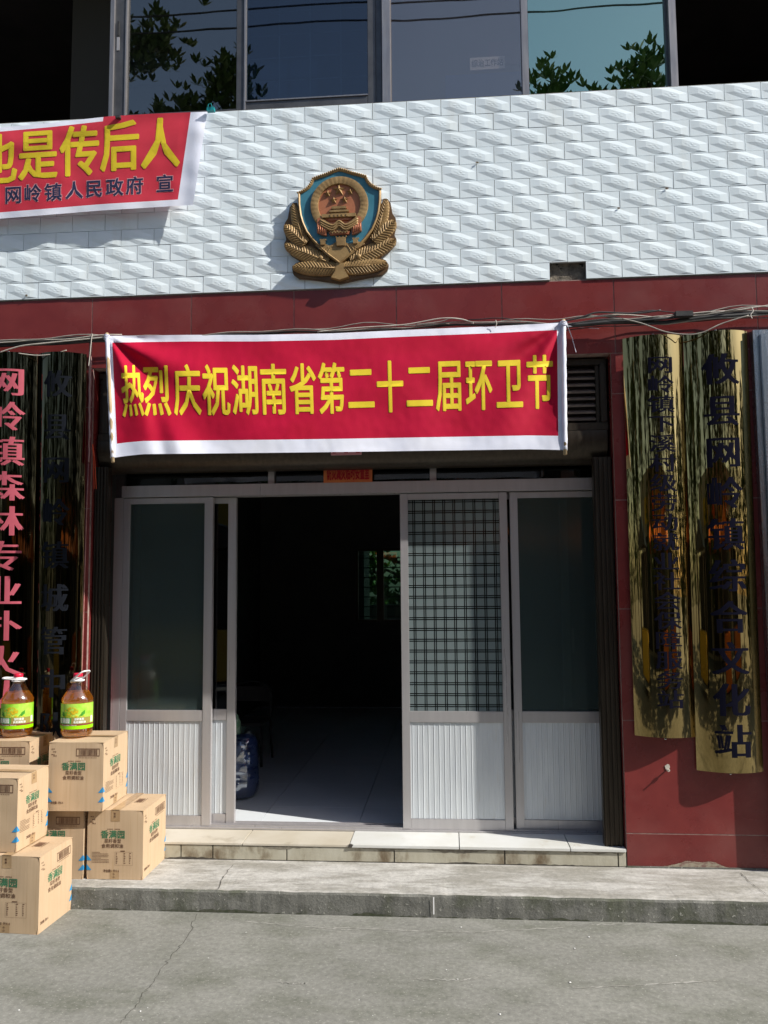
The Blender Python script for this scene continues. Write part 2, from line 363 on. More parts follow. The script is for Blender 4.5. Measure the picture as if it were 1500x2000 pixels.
M['glassB'] = glass('blue_window_glass', (.34, .44, .55), .13, (.72, .76, .78))
M['glassC'] = glass('grey_window_glass', (.72, .70, .70), .24, (1.0, .90, .80))
M['glassD'] = glass('teal_window_glass', (.45, .6, .6), .60, (.70, .90, .70))
M['glassdoor'] = etched('etched_door_glass', (.44, .54, .56), .50, (.20, .24, .24), (.80, .86, .86))
M['glassdoor2'] = etched('tinted_door_glass', (.105, .15, .15), .50, (.44, .50, .49), (.70, .76, .74), .16)
M['glasstr'] = glass('transom_glass', (.4, .42, .42), .05, (.9, .95, 1))
M['glassclear'] = glass('clear_glass', (.30, .42, .36), .06, (1, 1, 1))

# ------------------------------------------------------------------ ground, pavement, doorstep
def wob(x, s=1.0, k=0): return mnoise.noise(Vector((x * s, k * 7.3, 0)))
g = G(); g.grid(lambda u, v: (-60 + 120 * u, -70 + 110 * v, -.0 + 0), 24, 24)
gnd = tag(build('ground', g, M['concrete']), kind='structure'); gnd.location.z = 0
g = G()
prof = [(.26, .109), (.0, .109), (-.2, .109), (-.415, .1085), (-.428, .104), (-.435, .094), (-.438, .05), (-.442, -.01)]
nx = 700
for i in range(nx + 1):
    x = -7 + 13 * i / nx
    for j, (y, z) in enumerate(prof):
        e = 0.0
        if j >= 3: e = .004 * wob(x, 6, j) + .003 * wob(x, 23, 5)
        dz = -.005 * max(0, wob(x, 17, 9)) if j in (3, 4, 5) else .0015 * wob(x, 3, j)
        if j == 0: dz = 0
        g.v.append((x, y + e, z + dz))
k = len(prof)
for i in range(nx):
    for j in range(k - 1): g.face((i * k + j, i * k + j + 1, (i + 1) * k + j + 1, (i + 1) * k + j), 1 if j >= 4 else 0)
pav = tag(build('pavement', g, [M['slabtop'], M['slabface']]), kind='structure')
def ribbon(pts, wd, z, jit=.01, seed=1, sub=6):
    r = random.Random(seed); g_ = G(); q = []
    for a, b in zip(pts[:-1], pts[1:]):
        for i in range(sub):
            t_ = i / sub; q.append((a[0] + (b[0] - a[0]) * t_ + r.uniform(-jit, jit), a[1] + (b[1] - a[1]) * t_ + r.uniform(-jit, jit)))
    q.append(pts[-1])
    for i, p in enumerate(q):
        a = q[max(i - 1, 0)]; b = q[min(i + 1, len(q) - 1)]; dx, dy = b[0] - a[0], b[1] - a[1]; l = math.hypot(dx, dy) or 1
        h = wd * r.uniform(.3, 1) / 2
        g_.v += [(p[0] - dy / l * h, p[1] + dx / l * h, z), (p[0] + dy / l * h, p[1] - dx / l * h, z)]
    for i in range(len(q) - 1): g_.face((2 * i, 2 * i + 2, 2 * i + 3, 2 * i + 1))
    return g_
def gp(px, py, z=0.0):
    d = FWD + RGT * ((px - 750) / 1600) - UPV * ((py - 1000) / 1600); p = EYE + d * ((z - EYE.z) / d.z); return (p.x, p.y)
build('crack', ribbon([gp(386, 1786), gp(362, 1835), gp(330, 1872), gp(300, 1912), gp(275, 1950), gp(236, 1999)], .0042, .0012, .011, 3, 9), M['crack'], gnd, fix=False)
build('crack', ribbon([gp(1447, 1706, .109), gp(1462, 1722, .109), gp(1480, 1736, .109), gp(1497, 1748, .109)], .004, .113, .004, 4), M['crack'], pav, fix=False)
build('crack', ribbon([gp(455, 1690, .109), gp(437, 1712, .109), gp(426, 1738, .109)], .004, .113, .004, 5), M['crack'], pav, fix=False)
for i, (a, b, c_, s_) in enumerate((((650, 1812), (900, 1822), (1100, 1812), 6), ((1130, 1806), (1240, 1805), (1320, 1801), 7), ((1120, 1930), (1250, 1925), (1400, 1915), 8), ((810, 1912), (900, 1915), (960, 1905), 9), ((540, 1918), (575, 1922), (600, 1921), 10), ((480, 1800), (620, 1812), (700, 1818), 11))):
    build('scrape', ribbon([gp(*a), gp(*b), gp(*c_)], .012, .0012, .006, s_, 20), M['chalk'], gnd, fix=False)
g = G()
for i in range(80):
    x, y = rnd.uniform(-2.4, 2.4), rnd.uniform(-2.9, -.5); s_ = rnd.choice((.002, .0025, .003, .0045))
    a0 = rnd.random() * 6; n0 = len(g.v)
    g.v += [(x + s_ * rnd.uniform(.6, 1.4) * math.cos(a0 + q * 1.05), y + s_ * rnd.uniform(.6, 1.4) * math.sin(a0 + q * 1.05), .0035) for q in range(6)] + [(x, y, .0035 + s_ * .5)]
    for q in range(6): g.face((n0 + q, n0 + (q + 1) % 6, n0 + 6))
tag(build('grit', g, M['white'], fix=False), 'scattered white grit and paint flecks on the grey street concrete', 'grit', kind='stuff')

step = tag(build('doorstep', G().box(-3.0, .913, .012, .34, .0, .186), M['mortar']), kind='structure')
xs = [-1.774 - 1.2, -1.774 - .6 + .0, -1.774 + .0, -1.173, -.575, .027, .622, .917]
for a, b in zip(xs[:-1], xs[1:]):
    wt = a > -.6
    build('floor_tile', G().box(a + .002, b - .002, -.008 if wt else -.003, .245, .1885, .2035 if wt else .2005), M['stepwhite' if wt else 'steptile'], step, bevel=.0015)
ys_ = [-3.0, -2.4, -2.1, -1.521, -1.34, -.923, -.328, .271, .873, .918]
for a, b in zip(ys_[:-1], ys_[1:]):
    build('riser_tile', G().box(a + .003, b - .003, .001, .014, .1125, .1865), M['risertile'], step, bevel=.0015)
build('riser_backing', G().box(-2.9, .917, .006, .0115, .106, .187), M['joint'], step)

def peel(name, x0, x1, ztop, hmax, y, m_, par, seed, up_=False, n_=260):
    g = G()
    for i in range(n_ + 1):
        x = x0 + (x1 - x0) * i / n_; h = hmax * max(0.02, .25 + 1.3 * mnoise.noise(Vector((x * 5, seed, 0))) + .5 * mnoise.noise(Vector((x * 37, seed, 4))))
        g.v += [(x, y, ztop), (x, y, ztop + h if up_ else ztop - h)]
    for i in range(n_): g.face((2 * i, 2 * i + 2, 2 * i + 3, 2 * i + 1))
    build(name, g, m_, par, fix=False)
peel('peeled_patch', -1.55, .91, .1868, .020, .0004, M['mortar3'], step, 1.5); peel('grime', -1.6, .915, .1095, .010, .0002, M['joint'], step, 5.5, True)
g = G(); g.v = [(-.576, -.0085, .204), (-.552, -.0085, .204), (-.560, -.0088, .1885), (-.580, -.0088, .1885)]; g.face((0, 1, 2, 3)); g.poly([(-.578, -.0084, .2038), (-.548, -.0084, .2038), (-.574, .02, .2038)]); build('chipped_corner', g, M['joint'], step, fix=False)
x_ = gp(847, 1750, .1)[0]; g = G()
for q in range(9):
    z = .098 - .010 * q; yq = -.437 - .005 * (.104 - z) / .1 - .0075; g.v += [(x_ - .003, yq, z), (x_ + .003, yq, z)]
for q in range(8): g.face((2 * q, 2 * q + 1, 2 * q + 3, 2 * q + 2))
build('paint_drip', g, M['white'], pav, fix=False)
peel('moss', -1.9, 4.0, .001, .018, -.4455, M['mossy'], pav, 9.5, True, 500)
# ------------------------------------------------------------------ the building
B = thing('office_building', 'two storey office building with white embossed tiles over dark red stone panels and aluminium doors', 'building')
TZ = 4.461; RH = .1014; TW = .202
def emb_tile():
    g = G(); W, H = TW - .003, RH - .0025; yb = -.010; yp = -.0136
    def p(u, v, y): return (u * W, y, v * H - H)
    A, Bq, C, D, E_, F = (.025, .955), (.47, .965), (.97, .56), (.972, .05), (.53, .035), (.025, .48)
    a, c, d, f = (.27, .86), (.75, .51), (.75, .13), (.27, .50)
    # base plate round the raised gem
    o = len(g.v); g.v += [p(0, 0, .004), p(1, 0, .004), p(1, 1, .004), p(0, 1, .004), p(0, 0, yb), p(1, 0, yb), p(1, 1, yb), p(0, 1, yb)]
    for q in ((0, 1, 5, 4), (1, 2, 6, 5), (2, 3, 7, 6), (3, 0, 4, 7)): g.face([o + i for i in q])
    h = len(g.v); g.v += [p(*q, yb) for q in (A, Bq, C, D, E_, F)]
    g.face((o + 7, h, h + 1, o + 6)); g.face((o + 6, h + 1, h + 2)); g.face((o + 6, h + 2, h + 3, o + 5)); g.face((o + 5, h + 3, h + 4, o + 4)); g.face((o + 4, h + 4, h + 5)); g.face((o + 4, h + 5, h, o + 7))
    t = len(g.v); g.v += [p(*q, yp) for q in (a, c, d, f)]
    g.face((h, t, h + 1)); g.face((h + 1, t, t + 1, h + 2)); g.face((h + 2, t + 1, t + 2, h + 3)); g.face((h + 3, t + 2, h + 4)); g.face((h + 4, t + 2, t + 3, h + 5)); g.face((h + 5, t + 3, t, h))
    g.face((t, t + 3, t + 2, t + 1))
    # small flower relief: a long diamond with four petals
    cu, cv = .51, .50
    for du, dv, su, sv in ((-.11, .085, .075, .05), (.11, -.085, .075, .05), (-.03, -.045, .05, .06), (.035, .05, .05, .06)):
        n = len(g.v); x, z = cu + du, cv + dv
        g.v += [p(x - su, z + sv * .8, yp - .0002), p(x + su * .3, z + sv, yp - .0002), p(x + su, z - sv * .8, yp - .0002), p(x - su * .3, z - sv, yp - .0002), p(x, z, yp - .0009)]
        for q in range(4): g.face((n + q, n + (q + 1) % 4, n + 4))
    return g
t0 = build('embossed_tile', emb_tile(), M['tile'], B)
X0 = -1.022; first = True; side = G()
et = emb_tile()
for r_ in range(11):
    for k_ in range(-29, 27):
        x = X0 + TW * k_ - (.101 if r_ % 2 else 0); z = TZ - r_ * RH
        if r_ == 10 and k_ == 8: continue
        if -9 <= k_ <= 17:
            loc = (x + .0015, rnd.uniform(-.0006, .0006), z - .001)
            if first: t0.location = loc; first = False; o = t0
            else: o = clone(t0, 'embossed_tile', B, loc)
            o.rotation_euler = (rnd.uniform(-.006, .006), rnd.uniform(-.003, .003), rnd.uniform(-.006, .006))
        else: side.add(et.v, et.f, lambda p, x=x, z=z: (p[0] + x + .0015, p[1], p[2] + z - .001))
tag(build('tile_field', side, M['tile'], B), kind='stuff')
# mortar bed behind the tiles, above the red band
g = G(); hx0, hx1 = X0 + TW * 8, X0 + TW * 9; hz0, hz1 = TZ - 11 * RH, TZ - 10 * RH
g.box(-7, hx0 - .001, -.004, .12, hz0 - .002, TZ - .004); g.box(hx1 + .001, 5.4, -.004, .12, hz0 - .002, TZ - .004); g.box(hx0 - .0005, hx1 + .0005, -.0035, .1195, hz1 + .003, TZ - .005)
build('tile_bed', g, mat('grey_tile_joint', (.30, .31, .31), (.16, .16, .15), scale=9, rough=.95), B)
build('exposed_mortar', G().grid(lambda u, v: (hx0 - .004 + u * (TW + .008), .020 + .006 * mnoise.noise(Vector((u * 5, v * 4, 2))) - .010 * max(0, .4 - v), hz0 - .004 + v * (RH + .01)), 16, 10), M['mortar'], B, fix=False, smooth=True)
# sill ledge on top of the tiles
build('window_ledge', G().box(-7, 5.4, -.006, .16, TZ - .0045, TZ + .004), M['mortar'], B)
# red band over the doorway, 0.6 m panels
def red(x0, x1, z0, z1, y0=0.0, y1=.02): build('red_panel', G().box(x0 + .0025, x1 - .0025, y0 + rnd.uniform(-.0006, .0006), y1, z0 + .0025, z1 - .0025), M['red'], B, bevel=.0008)
jx = [-5.72, -5.12, -4.51, -3.91, -3.30, -2.70, -2.104, -1.50, -.886, -.287, .318, .948, 1.730, 2.33, 2.93, 3.53, 4.13, 4.73]
ZB = 2.912; ZT = TZ - 11 * RH - .004
for a, b in zip(jx[:-1], jx[1:]): red(a, b, ZB, ZT)
XL, XR = -2.088, .918       # the doorway
rows = [.112, .285, .88, 1.48, 2.08, 2.68, ZB]
for a, b in ((-5.12, -4.51), (-4.51, -3.91), (-3.91, -3.30), (-3.30, -2.70), (-2.70, XL)):
    for z0, z1 in zip(rows[:-1], rows[1:]): red(a, b, z0, z1)
for a, b in ((XR, 1.730), (1.730, 2.33), (2.33, 2.93), (2.93, 3.53), (3.53, 4.13)):
    for z0, z1 in zip(rows[:-1], rows[1:]): red(a, b, z0, z1)
g = G(); g.box(-7, XL - .002, .0015, .30, 0, ZB + .001); g.box(XR + .002, 5.4, .0015, .30, 0, ZB + .001); g.box(-7, 5.4, .002, .30, ZB, ZT + .003)
g.box(-7, 5.4, .14, .30, ZT + .004, TZ - .006)
build('wall_core', g, M['grout'], B)
build('reveal', G().box(XR - .0005, XR + .0016, .021, .299, .11, ZB), M['red'], B); build('reveal', G().box(XL - .0016, XL + .0005, .021, .299, .11, ZB), M['red'], B)
# cement smear at the foot of the right pillar
g = G(); n_ = 160; x0, x1 = 1.00, 1.66
for i in range(n_ + 1):
    t_ = i / n_; x = x0 + (x1 - x0) * t_; h = .004 + .040 * math.exp(-((t_ - .42) / .20) ** 4) * (.75 + .5 * mnoise.noise(Vector((t_ * 6, 3, 0)))) + .007 * abs(mnoise.noise(Vector((t_ * 55, 1, 0)))); g.v += [(x, -.0025, .1105), (x, -.003, .112 + h)]
for i in range(n_): g.face((2 * i, 2 * i + 2, 2 * i + 3, 2 * i + 1))
build('cement_smear', g, M['mortar2'], B, fix=False)
build('plinth_line', G().box(XR, 3, -.006, -.001, .109, .118), M['slabface'], B)

# ---- louver, roller shutter housing and guide rails in the doorway
lv = thing('louver', None, None); lv.parent = B
g = G(); g.box(XL + .01, XR - .012, .06, .12, 2.865, 2.90); g.box(XL + .01, XR - .012, .055, .12, 2.485, 2.53)
for x in (XL + .012, XR - .075): g.box(x, x + .022, .07, .12, 2.531, 2.864); g.box(x + .023, x + .060, .055, .12, 2.531, 2.864)
build('frame', g, M['bronze'], lv, bevel=.003)
for i in range(8):
    z = 2.555 + i * .0395; gg = G(); n = 0
    gg.v = [(XL + .075, .105, z + .022), (XR - .078, .105, z + .022), (XR - .078, .068, z), (XL + .075, .068, z), (XL + .075, .108, z + .018), (XR - .078, .108, z + .018), (XR - .078, .071, z - .010), (XL + .075, .071, z - .010)]
    for q in ((0, 1, 2, 3), (4, 7, 6, 5), (2, 6, 7, 3), (0, 4, 5, 1), (0, 3, 7, 4), (1, 5, 6, 2)): gg.face(q)
    build('slat', gg, M['louver'], lv)
build('backing', G().box(XL + .01, XR - .012, .15, .16, 2.48, 2.90), M['dark'], lv)
g = G(); pr = [(.05, 2.484), (.045, 2.44), (.06, 2.38), (.09, 2.335), (.14, 2.31), (.24, 2.31), (.24, 2.484)]
g.v = [(x, y, z) for x in (XL + .015, XR - .02) for y, z in pr]; k = len(pr)
for i in range(k): g.face((i, (i + 1) % k, k + (i + 1) % k, k + i))
g.face(range(k)); g.face(range(k, 2 * k))
build('shutter_housing', g, M['bronze'], B, smooth=R(40))
def rail(x0, x1, s):
    g = G(); g.box(x0, x1, .045, .10, .204, 2.33)
    for i in range(4):
        a = x0 + (x1 - x0) * (.06 + .25 * i); g.box(a, a + (x1 - x0) * .10, .036, .0445, .204, 2.33)
    build('shutter_guide_rail', g, M['bronze'], B, bevel=.0015)
rail(.812, .912, 1); rail(-2.082, -2.005, -1)

# ---- door frame, transom, sliding leaves
Y = .27
fr = thing('door_frame', None, None); fr.parent = B
def sub(nm, parent, mt, *a, bv=.0015): return build(nm, G().box(*a), mt, parent, bevel=bv)
sub('header', fr, M['alu'], -2.0, .885, Y - .03, Y + .08, 2.168, 2.238)
sub('top_rail', fr, M['aludark'], -2.0, .885, Y, Y + .07, 2.40, 2.455)
sub('jamb', fr, M['alu'], -2.05, -1.995, Y - .015, Y + .09, .2045, 2.167); sub('jamb', fr, M['bronze'], .885, .915, Y - .04, Y + .09, .2045, 2.45)
sub('jamb', fr, M['aludark'], -2.05, -1.998, Y + .0, Y + .09, 2.169, 2.45)
for x in (-1.095, -.112): sub('mullion', fr, M['alu'], x, x + .038, Y - .005, Y + .06, 2.239, 2.399)
for a, b in ((-1.996, -1.097), (-1.055, -.114), (-.072, .883)): sub('pane', fr, M['glasstr'], a, b, Y + .03, Y + .036, 2.24, 2.398, bv=0)
sub('track', fr, M['alu'], -2.0, .884, .247, .36, .2005, .2125)
for yy in (.262, .30, .345): sub('track_ridge', fr, M['alu'], -2.0, .884, yy - .002, yy + .002, .213, .222, bv=0)
def ribbed(x0, x1, z0, z1, y, pitch=.0312):
    g = G(); xs_ = [x0]; ys__ = [y]; x = x0 + .012
    while x < x1 - .01:
        for dx, dy in ((0, 0), (.001, -.0018), (.0030, -.0018), (.0040, 0), (.016, 0), (.0165, .001), (.0175, .001), (.018, 0)):
            xs_.append(x + dx); ys__.append(y + dy)
        x += pitch
    xs_.append(x1); ys__.append(y); pts = [(a, b) for a, b in zip(xs_, ys__) if a <= x1]
    for (a, b) in pts: g.v += [(a, b, z0), (a, b, z1)]
    for i in range(len(pts) - 1): g.face((2 * i, 2 * i + 2, 2 * i + 3, 2 * i + 1))
    return g
def leaf(x0, x1, y, gm, sl_=.045, sr=.045, zt=2.163, panel=True):
    d = thing('sliding_door', None, None); d.parent = B
    zb = .216
    sub('stile', d, M['alu'], x0, x0 + sl_, y - .012, y + .022, zb, zt); sub('stile', d, M['alu'], x1 - sr, x1, y - .012, y + .022, zb, zt)
    a, b = x0 + sl_ + .0005, x1 - sr - .0005
    sub('rail', d, M['alu'], a, b, y - .009, y + .02, zt - .035, zt); sub('rail', d, M['alu'], a, b, y - .010, y + .02, .820, .884); sub('rail', d, M['alu'], a, b, y - .009, y + .02, zb, zb + .056)
    sub('glass_pane', d, gm, a, b, y + .002, y + .007, .885, zt - .036, bv=0)
    build('ribbed_panel', ribbed(a, b, zb + .057, .819, y - .002), M['panelwhite'], d)
    sub('panel_back', d, M['panelwhite'], a, b, y + .004, y + .012, zb + .057, .819, bv=0)
    return d
leaf(-1.993, -1.433, Y, M['glassdoor2'], .04, .052)
leaf(-1.945, -1.30, Y + .045, M['glasstr'], .045, .050)
leaf(-.293, .341, Y, M['glassdoor'], .046, .046)
d4 = leaf(.358, .884, Y + .012, M['glassdoor2'], .046, .03)
d5 = leaf(.045, .700, Y + .062, M['glasstr'], .046, .046)
build('handle', G().box(.705, .72, Y + .04, Y + .055, 1.22, 1.36), M['alu'], d5, bevel=.003)

# ---- rooms inside
g = G()
g.box(-2.35, -2.25, .301, 5.2, .0, 3.2); g.box(2.45, 2.55, .301, 5.2, .0, 3.2)
bx0, bx1, bz0, bz1 = -1.11, .08, 1.18, 2.04
g.box(-2.249, bx0, 5.0, 5.15, .2, 3.1); g.box(bx1, 2.449, 5.0, 5.15, .2, 3.1); g.box(bx0, bx1, 5.001, 5.149, .2, bz0); g.box(bx0, bx1, 5.001, 5.149, bz1, 3.1)
g.box(-2.35, 2.55, .302, 5.2, 3.101, 3.2)
g.box(-2.249, XL - .01, .301, .32, .2, 3.1); g.box(XR + .01, 2.449, .301, .32, .2, 3.1); g.box(XL - .01, XR + .01, .31, .33, 2.456, 3.1)
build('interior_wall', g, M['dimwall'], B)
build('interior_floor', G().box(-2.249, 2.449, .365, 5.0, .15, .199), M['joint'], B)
ft0 = None
for i in range(-3, 6):
    for j in range(8):
        x0 = -1.165 + .6 * i + .002; x1 = x0 + .596; y0 = .366 + .6 * j - (.25 if j else 0) + .002; y1 = .366 + .6 * (j + 1) - .25 - .001
        x0 = max(x0, -2.248); x1 = min(x1, 2.448); y1 = min(y1, 4.99)
        if x1 > x0 + .02 and y1 > y0: build('floor_tile', G().box(x0, x1, y0, y1, .1995, .2095), M['intfloor'], B)
bw = thing('back_window', None, None); bw.parent = B
for a in ((bx0, bx0 + .03, bz0, bz1), (-.86, -.78, bz0, bz1), (bx1 - .03, bx1, bz0, bz1), (bx0 + .031, -.861, bz1 - .03, bz1), (bx0 + .031, -.861, bz0, bz0 + .03), (-.779, bx1 - .031, bz1 - .03, bz1), (-.779, bx1 - .031, bz0, bz0 + .03)):
    sub('frame', bw, M['bronze'], a[0], a[1], 5.02, 5.06, a[2], a[3])
for i in range(7): build('window_bar', G().tube([(bx0 + .03, 5.10, bz0 + .06 + i * .115), (bx1 - .03, 5.10, bz0 + .06 + i * .115)], .006, 6), M['bronze'], bw)
sub('pane', bw, M['glassclear'], bx0 + .031, -.861, 5.035, 5.04, bz0 + .031, bz1 - .031, bv=0)
sub('pane', bw, M['glassclear'], -.779, bx1 - .031, 5.03, 5.035, bz0 + .031, bz1 - .031, bv=0)

# ---- upper windows
UZ0, UZ1 = TZ + .005, 6.3
def wx(px, y): return P(px, 100, y).x
WN = thing('window_band', None, None); WN.parent = B
def um(a, b, y0, y1, mt, z0=UZ0, z1=UZ1, nm='mullion'): sub(nm, WN, M[mt], wx(a, y0), wx(b, y0), y0, y1, z0, z1)
um(214, 222, .03, .12, 'aluwin'); um(223, 243.5, .045, .085, 'aludark'); um(243.7, 247, .040, .085, 'aluwin', nm='glazing_bead')
um(462, 476, .05, .09, 'aludark'); um(476.3, 480, .043, .09, 'aluwin', nm='glazing_bead')
um(718, 733, .05, .09, 'aludark'); um(733.3, 745, .07, .12, 'aludark'); um(746, 762, .03, .12, 'aluwin')
um(1019, 1032, .06, .12, 'aluwin'); um(1301, 1308, .07, .12, 'aludark'); um(1308.5, 1323, .04, .12, 'aluwin')
sub('rail', WN, M['aludark'], wx(480.3, .05), wx(717.6, .05), .05, .09, TZ + .025, TZ + .085)
sub('glazing_bead', WN, M['aluwin'], wx(480.3, .045), wx(717.6, .045), .043, .09, TZ + .0855, TZ + .095)
sub('rail', WN, M['aludark'], wx(247.2, .05), wx(461.5, .05), .05, .085, UZ0, TZ + .05)
sub('rail', WN, M['aluwin'], -7, 5.4, .055, .13, UZ0 - .0, TZ + .018, bv=0) if False else None
for i, (a, b, y, mt) in enumerate(((247.2, 461.8, .065, 'glassA'), (480.3, 717.8, .065, 'glassB'), (762.3, 1018.8, .09, 'glassC'), (1032.3, 1300.8, .09, 'glassD'))):
    z0 = TZ + .006
    sub('pane', WN, M[mt], wx(a, y), wx(b, y), y, y + .005, z0, UZ1, bv=0)
build('latch', G().box(wx(228, .04), wx(232, .04), .038, .0445, P(230, 70, .04).z, P(230, 42, .04).z), M['cabblack'], WN)
build('latch_plate', G().box(wx(227.5, .04), wx(232.5, .04), .041, .0448, P(230, 98, .04).z, P(230, 72, .04).z), M['alu'], WN)
# far ends of the band, a dark window left and right
g = G()
for x in (-6.9, -5.2, 3.6, 5.1): g.box(x, x + .06, .04, .12, UZ0, UZ1)
g.box(-7, 5.4, .02, .13, UZ1 + .001, UZ1 + .09); build('frame', g, M['aluwin'], WN)
# upper storey shell and room
g = G(); g.box(-7, 5.4, .0, .3, 6.392, 7.6); g.box(-7.2, 5.6, .3, 6.0, 7.3, 7.6)
build('upper_wall', g, M['tileplain'], B)
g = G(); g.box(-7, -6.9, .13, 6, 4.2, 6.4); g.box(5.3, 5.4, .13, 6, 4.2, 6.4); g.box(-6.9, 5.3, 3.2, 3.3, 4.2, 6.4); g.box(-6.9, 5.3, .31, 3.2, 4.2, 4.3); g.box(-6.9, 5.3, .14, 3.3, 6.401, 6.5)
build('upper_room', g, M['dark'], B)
g = G(); g.box(-7, -6.8, .301, 6.0, 0, 4.19); g.box(5.2, 5.4, .301, 6.0, 0, 4.19); g.box(-7, 5.4, 6.0, 6.2, 3.3, 7.3); g.box(-7, 5.4, .305, 6.2, 3.205, 3.3)
build('outer_shell', g, M['plaster'], B)
def up(a, b, c_, d_, y, th=.02): p0, p1 = P(a, d_, y), P(b, c_, y); return (min(p0.x, p1.x), max(p0.x, p1.x), y, y + th, min(p0.z, p1.z), max(p0.z, p1.z))
sub('partition', B, M['lilac'], wx(755, .34), wx(1036, .34), .34, .36, 4.3, 6.39, bv=0)
pb = sub('curtain', B, M['navycurtain'], wx(462, .5), wx(742, .5), .5, .51, 4.3, 6.39, bv=0)
gb = G()
for i in range(9): z = 4.45 + i * .16; gb.box(wx(485, .45), wx(735, .45), .45, .455, z, z + .006)
for i in range(5): x = wx(485 + 60 * i, .45); gb.box(x, x + .006, .443, .449, 4.4, 6.1)
build('lattice', gb, mat('grey_blue_lattice', (.10, .15, .20), rough=.5), B)
q = up(871, 1024, 138, 250, .30); nb = solo('notice_board', G().box(*q), M['navyboard'], 'blue notice board standing behind the grey upstairs window pane', 'notice board', bevel=.003)
q = up(954, 1022, 78, 128, .31, .008); solo('poster', G().box(*q), M['posterpink'], 'dull pink poster behind the grey upstairs pane, above the blue board', 'poster')
q = up(918, 986, 109, 137, .108, .004)
rs = thing('room_sign', 'small white room sign reading 综治工作站 behind the upstairs window', 'sign', ((q[0] + q[1]) / 2, q[2], q[4]))
build('plate', G().box(*q), mat('grey_sign_plate', (.85, .85, .82), rough=.6), rs, bevel=.001)
g = G(); put_line(g, '综治工作站', lambda u, v, e: (q[0] + (q[1] - q[0]) * u, q[2] - .002 - e, q[4] + (q[5] - q[4]) * v), .05, .95, .18, .85, bold=.01); build('lettering', g, M['cabblack'], rs, fix=False)
# wall bracket/box dark picture in left upstairs room
sub('picture', B, M['shopdark'], wx(249, .9), wx(330, .9), .9, .92, P(290, 165, .9).z, P(290, 106, .9).z, bv=0)
sub('cupboard', B, mat('olive_cupboard', (.055, .045, .03), rough=.7), wx(140, .93), wx(352, .93), .93, 1.4, 4.3, P(250, -200, .93).z, bv=0)

# broken nails and chips left in the tile wall
for i, (px, py) in enumerate(((1302, 368), (1208, 407), (932, 318), (52, 577))):
    c_ = P(px, py, -.014); g = G().tube([c_, c_ + Vector((.002, -.009, .001))], [.004, .002], 6); build('broken_nail', g, M['cabblack'], B)
    g = G(); r_ = random.Random(i); g.poly([(c_.x + r_.uniform(.6, 1) * .012 * math.cos(a), -.0176, c_.z + r_.uniform(.5, 1) * .009 * math.sin(a)) for a in [k_ * .9 for k_ in range(7)]]); build('chip', g, M['mortar2'], B, fix=False)
# ------------------------------------------------------------------ emblem
EC = (-.609, 3.705)
em = thing('police_emblem', 'gold and blue shield emblem with wreath, mounted on the white tile wall', 'emblem', (EC[0], 0, 3.36))
def EX(X, Y_): return (EC[0] + (X - 740) * .00055, EC[1] - (Y_ + (X - 740) * .05 - 712) * .00055)
def sym(pts): return [(740 + dx, y) for dx, y in pts] + [(740 - dx, y) for dx, y in reversed(pts) if dx > 0]
def EP(pts): return [(EC[0] + (X - 740) * .00055, EC[1] - (Y_ - 712) * .00055) for X, Y_ in pts]
SH = [(0, 100), (60, 118), (140, 150), (215, 172), (282, 196), (300, 240), (335, 288), (390, 325), (443, 346), (440, 470), (425, 590), (400, 680), (355, 785), (290, 870), (215, 955), (110, 1055), (0, 1142)]
def shrink(pts, k, cy=560): return [(740 + (X - 740) * k, cy + (Y_ - cy) * k) for X, Y_ in pts]
S0 = sym(SH); S1 = shrink(S0, .945)
build('shield_back', G().prism(EP(S0), -.026, -.052), M['gold'], em, bevel=.002)
build('shield_field', G().prism(EP(shrink(S0, .95)), -.052, -.0545), M['emblue'], em)
g = G(); n = len(S0); a_, b_ = EP(S0), EP(S1)
for i in range(n): g.v += [(a_[i][0], -.050, a_[i][1]), (a_[i][0], -.060, a_[i][1]), ((a_[i][0] + b_[i][0]) / 2, -.066, (a_[i][1] + b_[i][1]) / 2), (b_[i][0], -.060, b_[i][1]), (b_[i][0], -.053, b_[i][1])]
for i in range(n):
    for j in range(4): a = i * 5 + j; b = ((i + 1) % n) * 5 + j; g.face((a, b, b + 1, a + 1))
build('shield_rim', g, M['gold'], em, smooth=R(35))
# beaded upper edge
def along(pts, n_):
    L_ = [0]
    for p_, q_ in zip(pts[:-1], pts[1:]): L_.append(L_[-1] + math.hypot(q_[0] - p_[0], q_[1] - p_[1]))
    out = []
    for i in range(n_):
        s_ = L_[-1] * i / (n_ - 1); j = 0
        while j < len(L_) - 2 and L_[j + 1] < s_: j += 1
        t_ = (s_ - L_[j]) / (L_[j + 1] - L_[j] or 1); out.append((pts[j][0] + (pts[j + 1][0] - pts[j][0]) * t_, pts[j][1] + (pts[j + 1][1] - pts[j][1]) * t_))
    return out
top = [(740 - dx, y) for dx, y in reversed(SH[:9])] + [(740 + dx, y) for dx, y in SH[1:9]]
g = G()
for (X, Y_) in EP(along(top, 47)):
    g.lathe([(.0001, .009), (.005, .006), (.0068, 0), (.005, -.006), (.0001, -.009)], (0, 0, 0), 6)
    k = 30; g.v[-k:] = [(v[0] + X, v[2] * .8 - .062, v[1] + Y_) for v in g.v[-k:]]
build('beading', g, M['gold'], em, smooth=True)
WB = [(0, 1335), (120, 1312), (300, 1280), (440, 1262), (500, 1215), (515, 1150), (480, 1100), (420, 1075), (520, 1010), (590, 930), (600, 880), (575, 830), (598, 740), (592, 650), (560, 600), (540, 480), (505, 430), (460, 430), (400, 700), (200, 1000)]
build('wreath_base', G().prism(EP(sym(WB)), -.012, -.036), mat('dark_bronze_paint', (.16, .09, .04), (.10, .055, .025), scale=14, rough=.5, metal=.3), em, bevel=.003)
